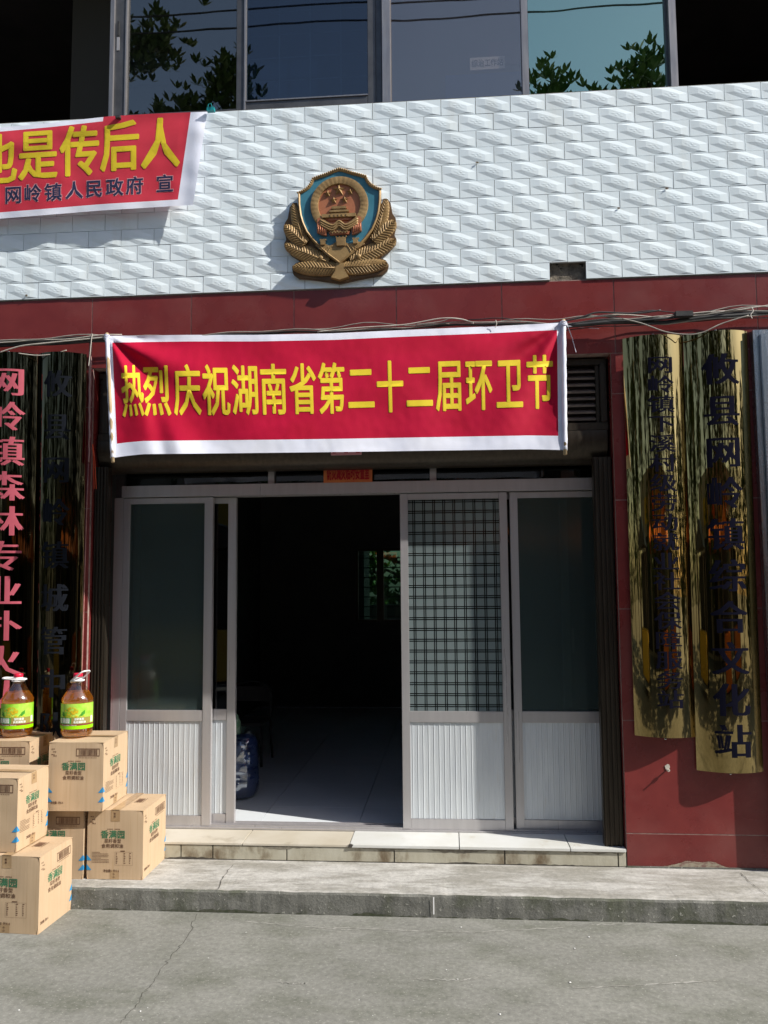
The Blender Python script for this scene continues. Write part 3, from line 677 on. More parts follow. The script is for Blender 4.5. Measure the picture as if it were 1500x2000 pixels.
# ring
def ring(cx, cz, r0, r1, y0, y1, n_=64, bump_=0.0):
    g = G()
    for i in range(n_):
        a = 2 * math.pi * i / n_; c_, s_ = math.cos(a), math.sin(a); w_ = bump_ * math.sin(a * 36)
        for r, y in ((r1, y0), (r1 * .985, y1), ((r0 + r1) / 2, y1 - .004 + w_), (r0 * 1.02, y1), (r0, y0)): g.v.append((cx + r * c_, y, cz + r * s_))
    for i in range(n_):
        for j in range(4): a = i * 5 + j; b = ((i + 1) % n_) * 5 + j; g.face((a, b, b + 1, a + 1))
    return g
rc = EP([(740, 498)])[0]
build('ring', ring(rc[0], rc[1], 222 * .00055, 308 * .00055, -.0535, -.069, 144, .0012), M['gold'], em, smooth=R(50))
build('disc', G().prism([(rc[0] + .1235 * math.cos(i * math.pi / 24), rc[1] + .1235 * math.sin(i * math.pi / 24)) for i in range(48)], -.0535, -.058), M['copper'], em)
def star(X, Y_, r, dep=.018, y=-.058):
    cx, cz = EP([(X, Y_)])[0]; g = G(); g.v = [(cx, y - dep, cz)]
    for i in range(10):
        a = math.pi / 2 + i * math.pi / 5; rr = (r if i % 2 == 0 else r * .40) * .00055; g.v.append((cx + rr * math.cos(a), y, cz + rr * math.sin(a)))
    for i in range(10): g.face((0, 1 + i, 1 + (i + 1) % 10))
    build('star', g, M['gold'], em)
star(738, 335, 76, .024); star(618, 372, 47); star(858, 360, 47); star(682, 446, 47); star(798, 446, 47)
def plate(pts, y0, y1, m_, nm, ins=.0): return build(nm, G().prism(EP(pts), y0, y1, 0, ins), M[m_], em, bevel=.0008)
plate([(665, 520), (810, 520), (822, 548), (655, 548)], -.058, -.070, 'gold', 'gate_roof'); plate([(672, 549), (806, 549), (806, 563), (672, 563)], -.058, -.066, 'gold', 'gate_wall')
plate([(640, 564), (838, 564), (848, 585), (630, 585)], -.058, -.073, 'gold', 'gate_roof'); plate([(650, 586), (828, 586), (828, 604), (650, 604)], -.058, -.067, 'gold', 'gate_wall')
plate([(556, 605), (918, 605), (918, 643), (556, 643)], -.058, -.075, 'gold', 'gate_wall')
for X in (655, 700, 740, 780, 825): plate([(X - 9, 612), (X + 9, 612), (X + 9, 642), (X - 9, 642)], -.0752, -.0785, 'gold', 'gate_pier')
plate([(600, 645), (880, 645), (845, 672), (640, 672)], -.058, -.066, 'copper', 'gate_base_panel')  # copper panel below the gate wall, same paint as the disc
# drapery
for s_ in (-1, 1):
    plate([(740 + s_ * 232, 650), (740 + s_ * 200, 640), (740 + s_ * 130, 760), (740 + s_ * 135, 838), (740 + s_ * 178, 826), (740 + s_ * 236, 798)], -.0545, -.074, 'copper', 'drape')
    for k_ in range(4):
        X = 740 + s_ * (150 + 22 * k_); build('drape_fold', G().tube([(EP([(X + s_ * 8, 730)])[0][0], -.075, EP([(X, 722)])[0][1]), (EP([(X, 815)])[0][0], -.0755, EP([(X, 818 - k_ * 6)])[0][1])], .0035, 6), M['copper'], em, smooth=True)
for k_, (dy, r_) in enumerate(((0, .0075), (26, .007), (50, .0065))):
    pts = []
    for i in range(25):
        t_ = i / 24; X = 540 + 400 * t_; Y_ = 668 + dy + 85 * math.sin(math.pi * t_) - 62 * math.exp(-((t_ - .5) / .11) ** 2); a = EP([(X, Y_)])[0]; pts.append((a[0], -.073 - .004 * math.sin(math.pi * t_), a[1]))
    build('swag', G().tube(pts, r_, 6), M['gold'], em, smooth=True)
plate([(625, 800), (660, 782), (820, 782), (858, 800), (845, 832), (640, 832)], -.0545, -.072, 'copper', 'tassel_panel', .05)
g = G()
for k_ in range(11):
    a = EP([(655 + k_ * 17, 800 + (k_ % 2) * 10)])[0]; g.box(a[0] - .0035, a[0] + .0035, -.078, -.072, a[1] - .006, a[1] + .005)
build('tassel', g, M['gold'], em)
# great wall
plate([(480, 925), (560, 905), (640, 940), (700, 905), (790, 905), (850, 930), (930, 905), (1000, 925), (880, 1035), (740, 1140), (600, 1035)], -.0545, -.061, 'gold', 'hill')
for X, Y_, w_, h_ in ((757, 858, 54, 95), (565, 885, 28, 50), (910, 885, 28, 50)):
    plate([(X - w_, Y_), (X + w_, Y_), (X + w_ * .85, Y_ + h_), (X - w_ * .85, Y_ + h_)], -.061, -.071, 'gold', 'tower', .04)
    g = G()
    for k_ in range(4):
        a = EP([(X - w_ + w_ * .66 * k_ + 4, Y_ - 4)])[0]; g.box(a[0] - .0035, a[0] + .0035, -.071, -.062, a[1] - .003, a[1] + .005)
    build('battlement', g, M['gold'], em)
for k_ in range(7):
    s_ = -1 if k_ < 3 else 1; kk = k_ if k_ < 3 else k_ - 3
    pts = []
    for i in range(9):
        t_ = i / 8; X = 740 + s_ * (70 + 45 * kk + 60 * t_); Y_ = 945 + 95 * t_ * t_ + 12 * kk; a = EP([(X, min(Y_, 1100 - abs(X - 740) * .62))])[0]; pts.append((a[0], -.062, a[1]))
    build('wall_ridge', G().tube(pts, .0028, 5), M['gold'], em, smooth=True)
# wreath
def frond(bx, by, tx, ty, wd, yb):
    a = Vector(EP([(bx, by)])[0]); b = Vector(EP([(tx, ty)])[0]); ax = b - a; L_ = ax.length; ax.normalize(); nr = Vector((-ax.y, ax.x)); hw = wd * .00055 / 2
    g = G(); nu, nv = 90, 14
    def fn(u, v):
        s_ = (v - .5) * 2; prof_ = max(0, math.sin(math.pi * min(1, .14 + u * .86) ** .95)) ** .42
        w_ = hw * max(prof_, .02); p_ = a + ax * (L_ * u) + nr * (s_ * w_)
        ph = (u * L_ / .0175 - abs(s_) * 1.9)
        rid = .0075 * (1 - abs((ph % 1) * 2 - 1))
        return (p_.x, yb - .008 - .010 * (1 - s_ * s_) - rid * (1 if abs(s_) < .98 else 0), p_.y)
    g.grid(fn, nu, nv)
    n0 = len(g.v)
    for j in (0, nv):          # side walls down to the tile
        for i in range(nu + 1):
            v_ = g.v[j * (nu + 1) + i]; g.v.append((v_[0], -.024, v_[2]))
    for i in range(nu):
        g.face((i, i + 1, n0 + i + 1, n0 + i)); a0 = nv * (nu + 1) + i; b0 = n0 + nu + 1 + i; g.face((a0, a0 + 1, b0 + 1, b0))
    build('wreath_frond', g, M['gold'], em, smooth=R(25))
    m1 = a + ax * (L_ * .05); m2 = a + ax * (L_ * .62)
    build('frond_rib', G().tube([(m1.x, yb - .022, m1.y), (m2.x, yb - .0215, m2.y)], [.005, .002], 6), M['gold'], em, smooth=True)
for s_ in (-1, 1):
    for bx, by, tx, ty, wd, yb in ((395, 850, 500, 455, 135, -.034), (360, 905, 590, 690, 165, -.036), (120, 1110, 590, 895, 185, -.030), (30, 1180, 505, 1150, 170, -.034)):
        frond(740 + s_ * bx, by, 740 + s_ * tx, ty, wd, yb)
    for X, Y_ in ((370, 880), (200, 1062)):
        a = EP([(740 + s_ * X, Y_)])[0]; g = G().lathe([(.0001, .018), (.011, .012), (.017, 0), (.011, -.012), (.0001, -.018)], (0, 0, 0), 12)
        g.v = [(v[0] + a[0], v[1] * .7 - .050, v[2] + a[1]) for v in g.v]; build('bud', g, M['gold'], em, smooth=True)
plate([(695, 1120), (790, 1120), (800, 1210), (845, 1285), (740, 1318), (640, 1285), (690, 1210)], -.026, -.058, 'gold', 'wreath_stem', .08)

# ------------------------------------------------------------------ cables along the wall
cb = thing('cable_bundle', 'tangled bundle of black and grey cables strung along the red stone band', 'cables', (0, -.04, 2.96))
base_px = [(-700, 680), (-200, 672), (0, 667), (100, 664), (180, 660), (215, 660), (400, 655), (600, 649), (800, 640), (960, 633), (1100, 632), (1180, 626), (1300, 624), (1400, 612), (1500, 607), (1800, 590), (2300, 560)]
def cable(offs, y, r, mt, x0=-1000, x1=2500, wv=3.0, seed=0):
    pts = []; r_ = random.Random(seed); ph = r_.random() * 9
    for a, b in zip(base_px[:-1], base_px[1:]):
        n_ = max(2, int((b[0] - a[0]) / 22))
        for i in range(n_):
            t_ = i / n_; px = a[0] + (b[0] - a[0]) * t_
            if x0 <= px <= x1: pts.append(P(px, a[1] + (b[1] - a[1]) * t_ + offs + wv * math.sin(px / 61 + ph) + wv * .6 * math.sin(px / 23 + ph * 2), y + .008 * math.sin(px / 45 + ph)))
    build('cable', G().tube(pts, r, 7), M[mt], cb, smooth=True, fix=False)
for i, (o_, y, r, mt, a, b, wv) in enumerate(((2, -.055, .012, 'cabblack', -700, 215, .8), (7, -.05, .010, 'cabblack', -700, 215, 1), (0, -.05, .005, 'cabblack', -700, 2300, 2.2), (-3, -.062, .0035, 'cabgrey', -700, 2300, 3), (3, -.045, .004, 'cabblack', -700, 2300, 3),
        (-6, -.05, .003, 'cabgrey', 590, 2300, 5), (-2, -.07, .003, 'cabwhite', -300, 260, 3), (-9, -.045, .003, 'cabblack', 900, 2300, 6), (1, -.06, .0065, 'cabblack', 1080, 2300, 2), (5, -.05, .013, 'cabblack', 1090, 2300, 1.2), (-4, -.066, .003, 'cabgrey', 1090, 2300, 4), (8, -.055, .0045, 'cabgrey', 1230, 2300, 1.5), (-7, -.06, .0035, 'cabwhite', 1120, 2300, 3), (11, -.05, .003, 'cabblack', 1080, 1500, 2))):
    cable(o_, y, r, mt, a, b, wv, i)
def loop(pts, y, r, mt): 
    out = []
    for a, b, c_, d_ in zip([pts[0]] + pts[:-2], pts[:-1], pts[1:], pts[2:] + [pts[-1]]):
        for i in range(8):
            t_ = i / 8; out.append(P(*[.5 * ((2 * b[k]) + (-a[k] + c_[k]) * t_ + (2 * a[k] - 5 * b[k] + 4 * c_[k] - d_[k]) * t_ ** 2 + (-a[k] + 3 * b[k] - 3 * c_[k] + d_[k]) * t_ ** 3) for k in (0, 1)], y))
    out.append(P(*pts[-1], y)); build('cable', G().tube(out, r, 7), M[mt], cb, smooth=True, fix=False)
loop([(1215, 622), (1255, 632), (1300, 648), (1338, 653), (1370, 650), (1410, 632), (1462, 616)], -.095, .0035, 'cabgrey')
loop([(0, 688), (40, 676), (90, 670), (150, 664), (212, 658)], -.08, .004, 'cabwhite')
loop([(36, 690), (70, 694), (100, 692), (130, 684)], -.07, .003, 'cabwhite')
loop([(620, 648), (700, 640), (790, 634), (860, 622), (900, 623), (925, 632)], -.07, .0035, 'cabwhite')
loop([(812, 634), (860, 628), (880, 622), (905, 625), (925, 630)], -.075, .003, 'cabgrey')
loop([(1100, 628), (1140, 618), (1170, 610), (1240, 612), (1290, 606)], -.075, .005, 'cabblack')
build('junction_box', G().box(P(1317, 609, -.08).x, P(1352, 609, -.08).x, -.10, -.06, P(1330, 620, -.08).z, P(1330, 609, -.08).z), M['cabblack'], cb, bevel=.003)
loop([(1467, 600), (1471, 607), (1466, 615), (1469, 622)], -.09, .003, 'cabwhite'); loop([(968, 625), (970, 632), (967, 640)], -.085, .002, 'cabwhite')
loop([(181, 652), (179, 660), (176, 690), (173, 715)], -.085, .0025, 'cabwhite')
cw = []
for i in range(40):
    t_ = i / 39; cw.append(P(177 - 3 * t_ + .5 * math.sin(i * 1.1), 668 + 235 * t_, -.03))
solo('hanging_cord', G().tube(cw, [.009 * (1 - .6 * i / 39) for i in range(40)], 7), mat('dusty_pink_cord', (.42, .27, .25), (.34, .2, .18), scale=20, rough=.8), 'dusty pale cord hanging down the narrow red pillar left of the doorway', 'cord', smooth=True)
g = G()
for dx in (-.004, .004): g.tube([P(181, 868, -.02) + Vector((dx * .3, 0, 0)), P(184, 900, -.02) + Vector((dx, 0, 0)), P(186, 955, -.02) + Vector((dx * 1.5, 0, 0))], .002, 5)
solo('red_wire', g, mat('orange_red_wire', (.7, .09, .03), rough=.5), 'pair of thin orange red wires dangling beside the left shutter rail', 'wire')
build('corner_bead', G().tube([P(173, 905, -.004), P(169, 1000, -.004), P(160, 1300, -.004), P(150, 1560, -.004)], .004, 6), mat('pale_red_bead', (.42, .22, .2), (.3, .12, .11), scale=20, rough=.4), B, smooth=True)

# ------------------------------------------------------------------ banners
def interp(tab, x):
    if x <= tab[0][0]: return tab[0][1] + (tab[1][1] - tab[0][1]) * (x - tab[0][0]) / (tab[1][0] - tab[0][0])
    for a, b in zip(tab[:-1], tab[1:]):
        if x <= b[0]: return a[1] + (b[1] - a[1]) * (x - a[0]) / (b[0] - a[0])
    a, b = tab[-2], tab[-1]; return b[1] + (b[1] - a[1]) * (x - b[0]) / (b[0] - a[0])
bn = thing('banner', 'red banner with yellow characters hung from cables above the doorway', 'banner', (-.65, -.15, 2.4))
bt = [(211, 656), (366, 654), (500, 654), (650, 651), (800, 644), (968, 637), (1099, 630)]
bb = [(222, 894), (250, 890), (281, 887), (433, 885.5), (650, 883), (860, 880), (1033, 877.5), (1102, 879)]
def ban(s_, t_, lift=0.0):
    xt = 211 + 888 * s_; xb = 222 + 880 * s_; yt = interp(bt, xt); yb_ = interp(bb, xb)
    px = xt + (xb - xt) * t_; py = yt + (yb_ - yt) * t_
    y = -.085 + (-.19 - .05 * (1 - s_)) * max(t_, 0) ** .9
    dx, dz = s_ * 2.7, t_ * .72; r = math.hypot(dx, dz) + 1e-4; th = math.atan2(dz, dx)
    y += .034 * math.exp(-r / .8) * math.sin(th * 9 + .5) * min(1, r * 5)
    dx2 = (1 - s_) * 2.7; r2_ = math.hypot(dx2, dz) + 1e-4; th2 = math.atan2(dz, dx2)
    y += .024 * math.exp(-r2_ / 1.0) * math.sin(th2 * 10 + 1.2) * min(1, r2_ * 5)
    y += .016 * math.exp(-((s_ - .062 - .05 * t_) / .02) ** 2) * min(1, t_ * 1.6) - .012 * math.exp(-((s_ - .10 - .05 * t_) / .03) ** 2) * t_
    y += .007 * math.sin(s_ * 9.5 + t_ * 1.4) * (.4 + t_ * .6) + .003 * math.sin(s_ * 31 - t_ * 5)
    y += .006 * mnoise.noise(Vector((s_ * 14, t_ * 5, 1))) + .0016 * mnoise.noise(Vector((s_ * 60, t_ * 16, 2)))
    return P(px, py, y - lift)
def bm_mat(u, v):
    top_ = .055; bot = .89 + .008 * math.sin(u * 3)
    return 1 if (v < top_ or v > bot or u < .0085 or u > .9885) else 0
build('cloth', G().grid(ban, 236, 54, bm_mat), [M['banred'], M['banwhite']], bn, smooth=True, fix=False)
g = G(); cen = (.048, .102, .169, .233, .297, .360, .425, .488, .553, .617, .682, .748, .814, .881, .948)
for ch, c_ in zip('热烈庆祝湖南省第二十二届环卫节', cen):
    wd = .062 if c_ > .06 else .050
    put_char(g, ch, lambda u, v, e=0, c_=c_, wd=wd: ban(c_ + (u - .5) * wd, .69 - v * .455, .0014 + e), bold=.014, smear=.010, cuts=12)
build('lettering', g, M['banyellow'], bn, fix=False, smooth=True)
def pole(s_):
    a = ban(s_, -.02, .004); b = ban(s_, 1.035, .004); return G().tube([a, (a + b) / 2, b], .010, 8)
build('pole', pole(-.002), M['bamboo'], bn, smooth=True); build('pole', pole(1.002), M['bamboo'], bn, smooth=True)
for s_, sg in ((-.002, 1), (1.002, -1)):     # white sleeve round each pole
    pts = [ban(s_, t_ / 24, .004) for t_ in range(25)]
    build('sleeve', G().tube(pts, [.0125 + .0012 * math.sin(i * 2.1) for i in range(25)], 8), M['banwhite'], bn, smooth=True)
    a = ban(s_, .01, .01); g = G()
    for k_ in range(4):
        pts = [a + Vector((.016 * math.cos(q * .785 + k_), .014 * math.sin(q * .785 + k_), .006 * k_ - .01 + .004 * math.sin(q))) for q in range(9)]
        g.tube(pts, .004, 5)
    e_ = a + Vector((sg * -.04, .05, .015)); g.tube([a, (a + e_) / 2 + Vector((0, 0, -.004)), e_], .003, 5)
    build('tie', g, M['banwhite'], bn, smooth=True)
solo('string', G().tube([P(1106, 633, -.08), P(1110, 640, -.06), P(1118, 662, -.03), P(1125, 688, -.012)], .0022, 5).tube([P(1104, 636, -.08), P(1140, 640, -.03), P(1170, 642, -.02)], .0016, 5), M['banwhite'], 'thin white strings trailing from the top right corner of the red doorway banner', 'string')

ub = thing('banner', 'faded red banner with a white edge clipped below the upstairs window at the left', 'banner', (-2.2, -.03, 3.8))
ut = [(-330, 296), (-150, 268), (0, 249), (100, 240), (215, 227), (300, 222), (405, 218)]
ubm = [(-330, 470), (-100, 436), (0, 427), (100, 419), (200, 411), (300, 405), (378, 400)]
def uban(s_, t_, lift=0.0):
    xt = -320 + 725 * s_; xb = -320 + 697 * s_; yt = interp(ut, xt); yb_ = interp(ubm, xb)
    px = xt + (xb - xt) * t_; py = yt + (yb_ - yt) * t_
    y = -.045 - .035 * t_
    y += .010 * math.sin((px * .35 + py * 1.0) / 17) * math.exp(-((t_ - .12) / .22) ** 2) + .006 * math.sin(px / 24 + 1.5 * t_) * t_ + .004 * mnoise.noise(Vector((px / 40, py / 30, 4)))
    y += .008 * math.sin(px / 9) * max(0, (s_ - .93) / .07) * 1.0
    return P(px, py, y - lift)
build('cloth', G().grid(uban, 200, 44, lambda u, v: 1 if (u > .957 or v > .935 or (v < .05 and u < .72)) else 0), [M['banred2'], M['banwhite']], ub, smooth=True, fix=False)
def ust(px, py, lift):
    s_ = (px + 320) / 711
    for _ in range(3):
        xt = -320 + 725 * s_; xb = -320 + 697 * s_; yt = interp(ut, xt); yb_ = interp(ubm, xb); t_ = (py - yt) / (yb_ - yt); s_ = (px + 320) / (725 - 28 * t_)
    return uban(s_, t_, lift)
g = G()
for ch, x, y in (('也', -4, 311), ('是', 74, 301), ('传', 156, 294), ('后', 234, 284), ('人', 313, 279)):
    put_char(g, ch, lambda u, v, e=0, x=x, y=y: ust(x + (u - .5) * 78, y - (v - .5) * 104 - (u - .5) * 5, .0012 + e), bold=.016, smear=.014, cuts=8)
build('lettering', g, M['banyellow'], ub, fix=False)
g = G(); g2 = G()
for ch, x, y in (('网', 26, 380), ('岭', 64, 377), ('镇', 104, 375), ('人', 145, 371), ('民', 184, 368), ('政', 224, 365), ('府', 263, 362), ('宣', 322, 358)):
    put_char(g2, ch, lambda u, v, e=0, x=x, y=y: ust(x + (u - .5) * 35, y - (v - .5) * 36 - (u - .5) * 2, .0008 + e), bold=.045, cuts=3)
    put_char(g, ch, lambda u, v, e=0, x=x, y=y: ust(x + (u - .5) * 35, y - (v - .5) * 36 - (u - .5) * 2, .0020 + e), bold=.014, cuts=3)
build('lettering', g, M['bannavy'], ub, fix=False); build('lettering_outline', g2, M['banpink'], ub, fix=False)
c_ = P(412, 214, -.06); g = G(); g.box(c_.x - .022, c_.x + .022, -.075, -.045, c_.z - .012, c_.z + .008); g.tube([c_ + Vector((-.012, -.02, .005)), c_ + Vector((-.010, -.02, .022)), c_ + Vector((.006, -.02, .026)), c_ + Vector((.012, -.02, .005))], .0022, 6)
solo('binder_clip', g, mat('teal_clip', (.01, .25, .28), rough=.4), 'small teal binder clip holding the top corner of the faded upper banner', 'clip')
c_ = P(231, 229, -.06); solo('binder_clip', G().box(c_.x - .014, c_.x + .014, -.072, -.045, c_.z - .008, c_.z + .007), M['cabblack'], 'small black clip on the top edge of the upper banner, under the window mullion', 'clip')

# ------------------------------------------------------------------ brass name boards
def board(label, c00, c10, c01, c11, mt, text, ys, cx, size, ink, bulge=.060, group='brass name boards beside the doorway', smear=.035, base=.018):
    """corners: top-left, top-right, bottom-left, bottom-right as (px, py)"""
    tl, tr, bl, br = [P(*c, -base) for c in (c00, c10, c01, c11)]
    o = thing('brass_board', label, 'sign board', (((bl + br) / 2).x, -base, min(bl.z, br.z)), group=group)
    def f(u, v, lift=0.0):
        p = (tl * (1 - u) + tr * u) * (1 - v) + (bl * (1 - u) + br * u) * v
        s_ = (u - .5) * 2; return Vector((p.x, p.y - bulge * (1 - s_ * s_) ** .95 - lift, p.z)) if abs(s_) < 1 else Vector((p.x, p.y - lift, p.z))
    g = G(); g.grid(f, 40, 60); build('brass_sheet', g, M[mt], o, smooth=True, fix=False)
    n = G()                                       # rim thickness and closed back
    for i in range(41):
        u = i / 40; a = f(u, 0); b = f(u, 1); n.v += [tuple(a), (a.x, a.y + .004, a.z), tuple(b), (b.x, b.y + .004, b.z)]
    for i in range(40):
        a = i * 4; n.face((a, a + 4, a + 5, a + 1)); n.face((a + 2, a + 6, a + 7, a + 3)); n.face((a + 1, a + 5, a + 7, a + 3))
    build('rim', n, M['brassedge'], o)
    for u, v in ((.5, -.006), (.5, 1.006)):
        c_ = f(.5, v) + Vector((0, bulge * .9, 0)); gg = G().lathe([(.0001, .006), (.006, .004), (.008, 0), (.006, -.004), (.0001, -.006)], tuple(c_), 10); build('screw', gg, M['steel'], o, smooth=True)
    lg = G(); H = (tl - bl).z; W = (tr - tl).x
    for ch, yy in zip(text, ys):
        py = yy; v0 = (tl.z - P((c00[0] + c10[0]) / 2, py, -base - bulge).z) / H
        put_char(lg, ch, lambda u, v, e=0, v0=v0: f(cx + (u - .5) * size[0] / W, v0 - (v - .5) * size[1] / H, .0016 + e), bold=0, smear=smear, cuts=7)
    build('lettering', lg, M[ink], o, fix=False)
    return o
n_ = 18; board('curved brass name board on the right red pillar, the shorter one nearest the doorway', (1216, 662), (1333, 656), (1240, 1436), (1358, 1439), 'brass', '网岭镇下溪村级劳动就业社会保障服务站', [713 + (1365 - 713) * i / 17 for i in range(18)], .57, (.155, .104), 'inkblack', smear=.022)
board('curved brass name board reading 攸县网岭镇综合文化站, beside the steel framed case', (1334, 655), (1459, 647), (1361, 1504), (1491, 1507), 'brass', '攸县网岭镇综合文化站', [722 + (1447 - 722) * i / 9 for i in range(10)], .52, (.20, .185), 'inkblack')
board('shade darkened brass board with slate lettering on the left, next to the narrow red pillar', (74, 692), (169, 692), (62, 1424), (157, 1424), 'brassshaded', '攸县网岭镇城管中队', [747 + 84 * i for i in range(9)], .50, (.17, .17), 'inkfaded')
board('dark brass board with pink lettering at the left edge of the picture', (-38, 692), (73, 692), (-52, 1424), (61, 1424), 'brassshaded', '网岭镇森林专业扑火队', [742 + 68.5 * i for i in range(10)], .56, (.215, .185), 'inkpink', smear=.03)
# thing on the far right: framed display case
cs = thing('display_case', 'brushed steel framed display case on the red wall at the right edge', 'display case', (2.4, -.05, .2))
cx0, cx1, cz0, cz1 = 1.680, 3.3, .215, P(1462, 645, -.05).z
for k_, (w0, w1, ya) in enumerate(((0, .030, -.055), (.031, .075, -.080), (.076, .088, -.070), (.089, .115, -.060), (.116, .126, -.066))):
    g = G()
    g.box(cx0 + w0, cx0 + w1, ya, -.002, cz0 + w0, cz1 - w0); g.box(cx1 - w1, cx1 - w0, ya, -.002, cz0 + w0, cz1 - w0)
    g.box(cx0 + w1 + .0005, cx1 - w1 - .0005, ya, -.002, cz1 - w1, cz1 - w0); g.box(cx0 + w1 + .0005, cx1 - w1 - .0005, ya, -.002, cz0 + w0, cz0 + w1)
    build('frame', g, M['steel'], cs, bevel=.002)
build('backing', G().box(cx0 + .127, cx1 - .127, -.02, -.003, cz0 + .127, cz1 - .127), M['navyboard'], cs)
build('pane', G().box(cx0 + .127, cx1 - .127, -.045, -.041, cz0 + .127, cz1 - .127), M['glassC'], cs)
# bolt on the red pillar
c_ = P(1303, 1503, 0); g = G().tube([c_ + Vector((0, 0, 0)), c_ + Vector((0, -.045, .004))], .004, 8).tube([c_ + Vector((0, -.02, .002)), c_ + Vector((0, -.027, .002))], .009, 8); g.prism([(c_.x + .012 * math.cos(a) * rnd.uniform(.6, 1.3), c_.z + .014 + .016 * math.sin(a) * rnd.uniform(.6, 1.2)) for a in [i * .7 for i in range(9)]], .0, -.003)
solo('wall_bolt', g, M['cabwhite'], 'lone bolt with a white plug on the red pillar below the shorter brass board', 'bolt')

# ------------------------------------------------------------------ paper sign and plaque over the door
p0, p1 = P(632, 943, .235), P(727, 906, .235)
ps = thing('paper_sign', 'orange paper sign with red characters above the open doorway', 'sign', ((p0.x + p1.x) / 2, .235, p0.z))
build('sheet', G().grid(lambda u, v: (p0.x + (p1.x - p0.x) * u, .236 + .002 * math.sin(u * 6), p0.z + (p1.z - p0.z) * v), 12, 3), M['paper'], ps, fix=False)
g = G(); put_line(g, '防灾减灾临时安置室', lambda u, v, e: (p0.x + (p1.x - p0.x) * u, .2318 - e, p0.z + (p1.z - p0.z) * v), .07, .94, .12, .88, bold=.03); build('lettering', g, M['paperink'], ps, fix=False)
p0, p1 = P(646, 889, .03), P(706, 860, .03)
pq = thing('door_plaque', 'pale pink plaque half hidden under the lower edge of the red banner', 'plaque', ((p0.x + p1.x) / 2, .04, p0.z))
build('plate', G().box(p0.x, p1.x, .030, .044, p0.z, p1.z), mat('pink_plaque', (.55, .33, .36), rough=.5), pq, bevel=.002)
g = G()
for u in (.12, .5, .88): g.box(p0.x + (p1.x - p0.x) * (u - .06), p0.x + (p1.x - p0.x) * (u + .06), .027, .0295, p0.z + .01, p1.z)
build('mark', g, M['paperink'], pq)

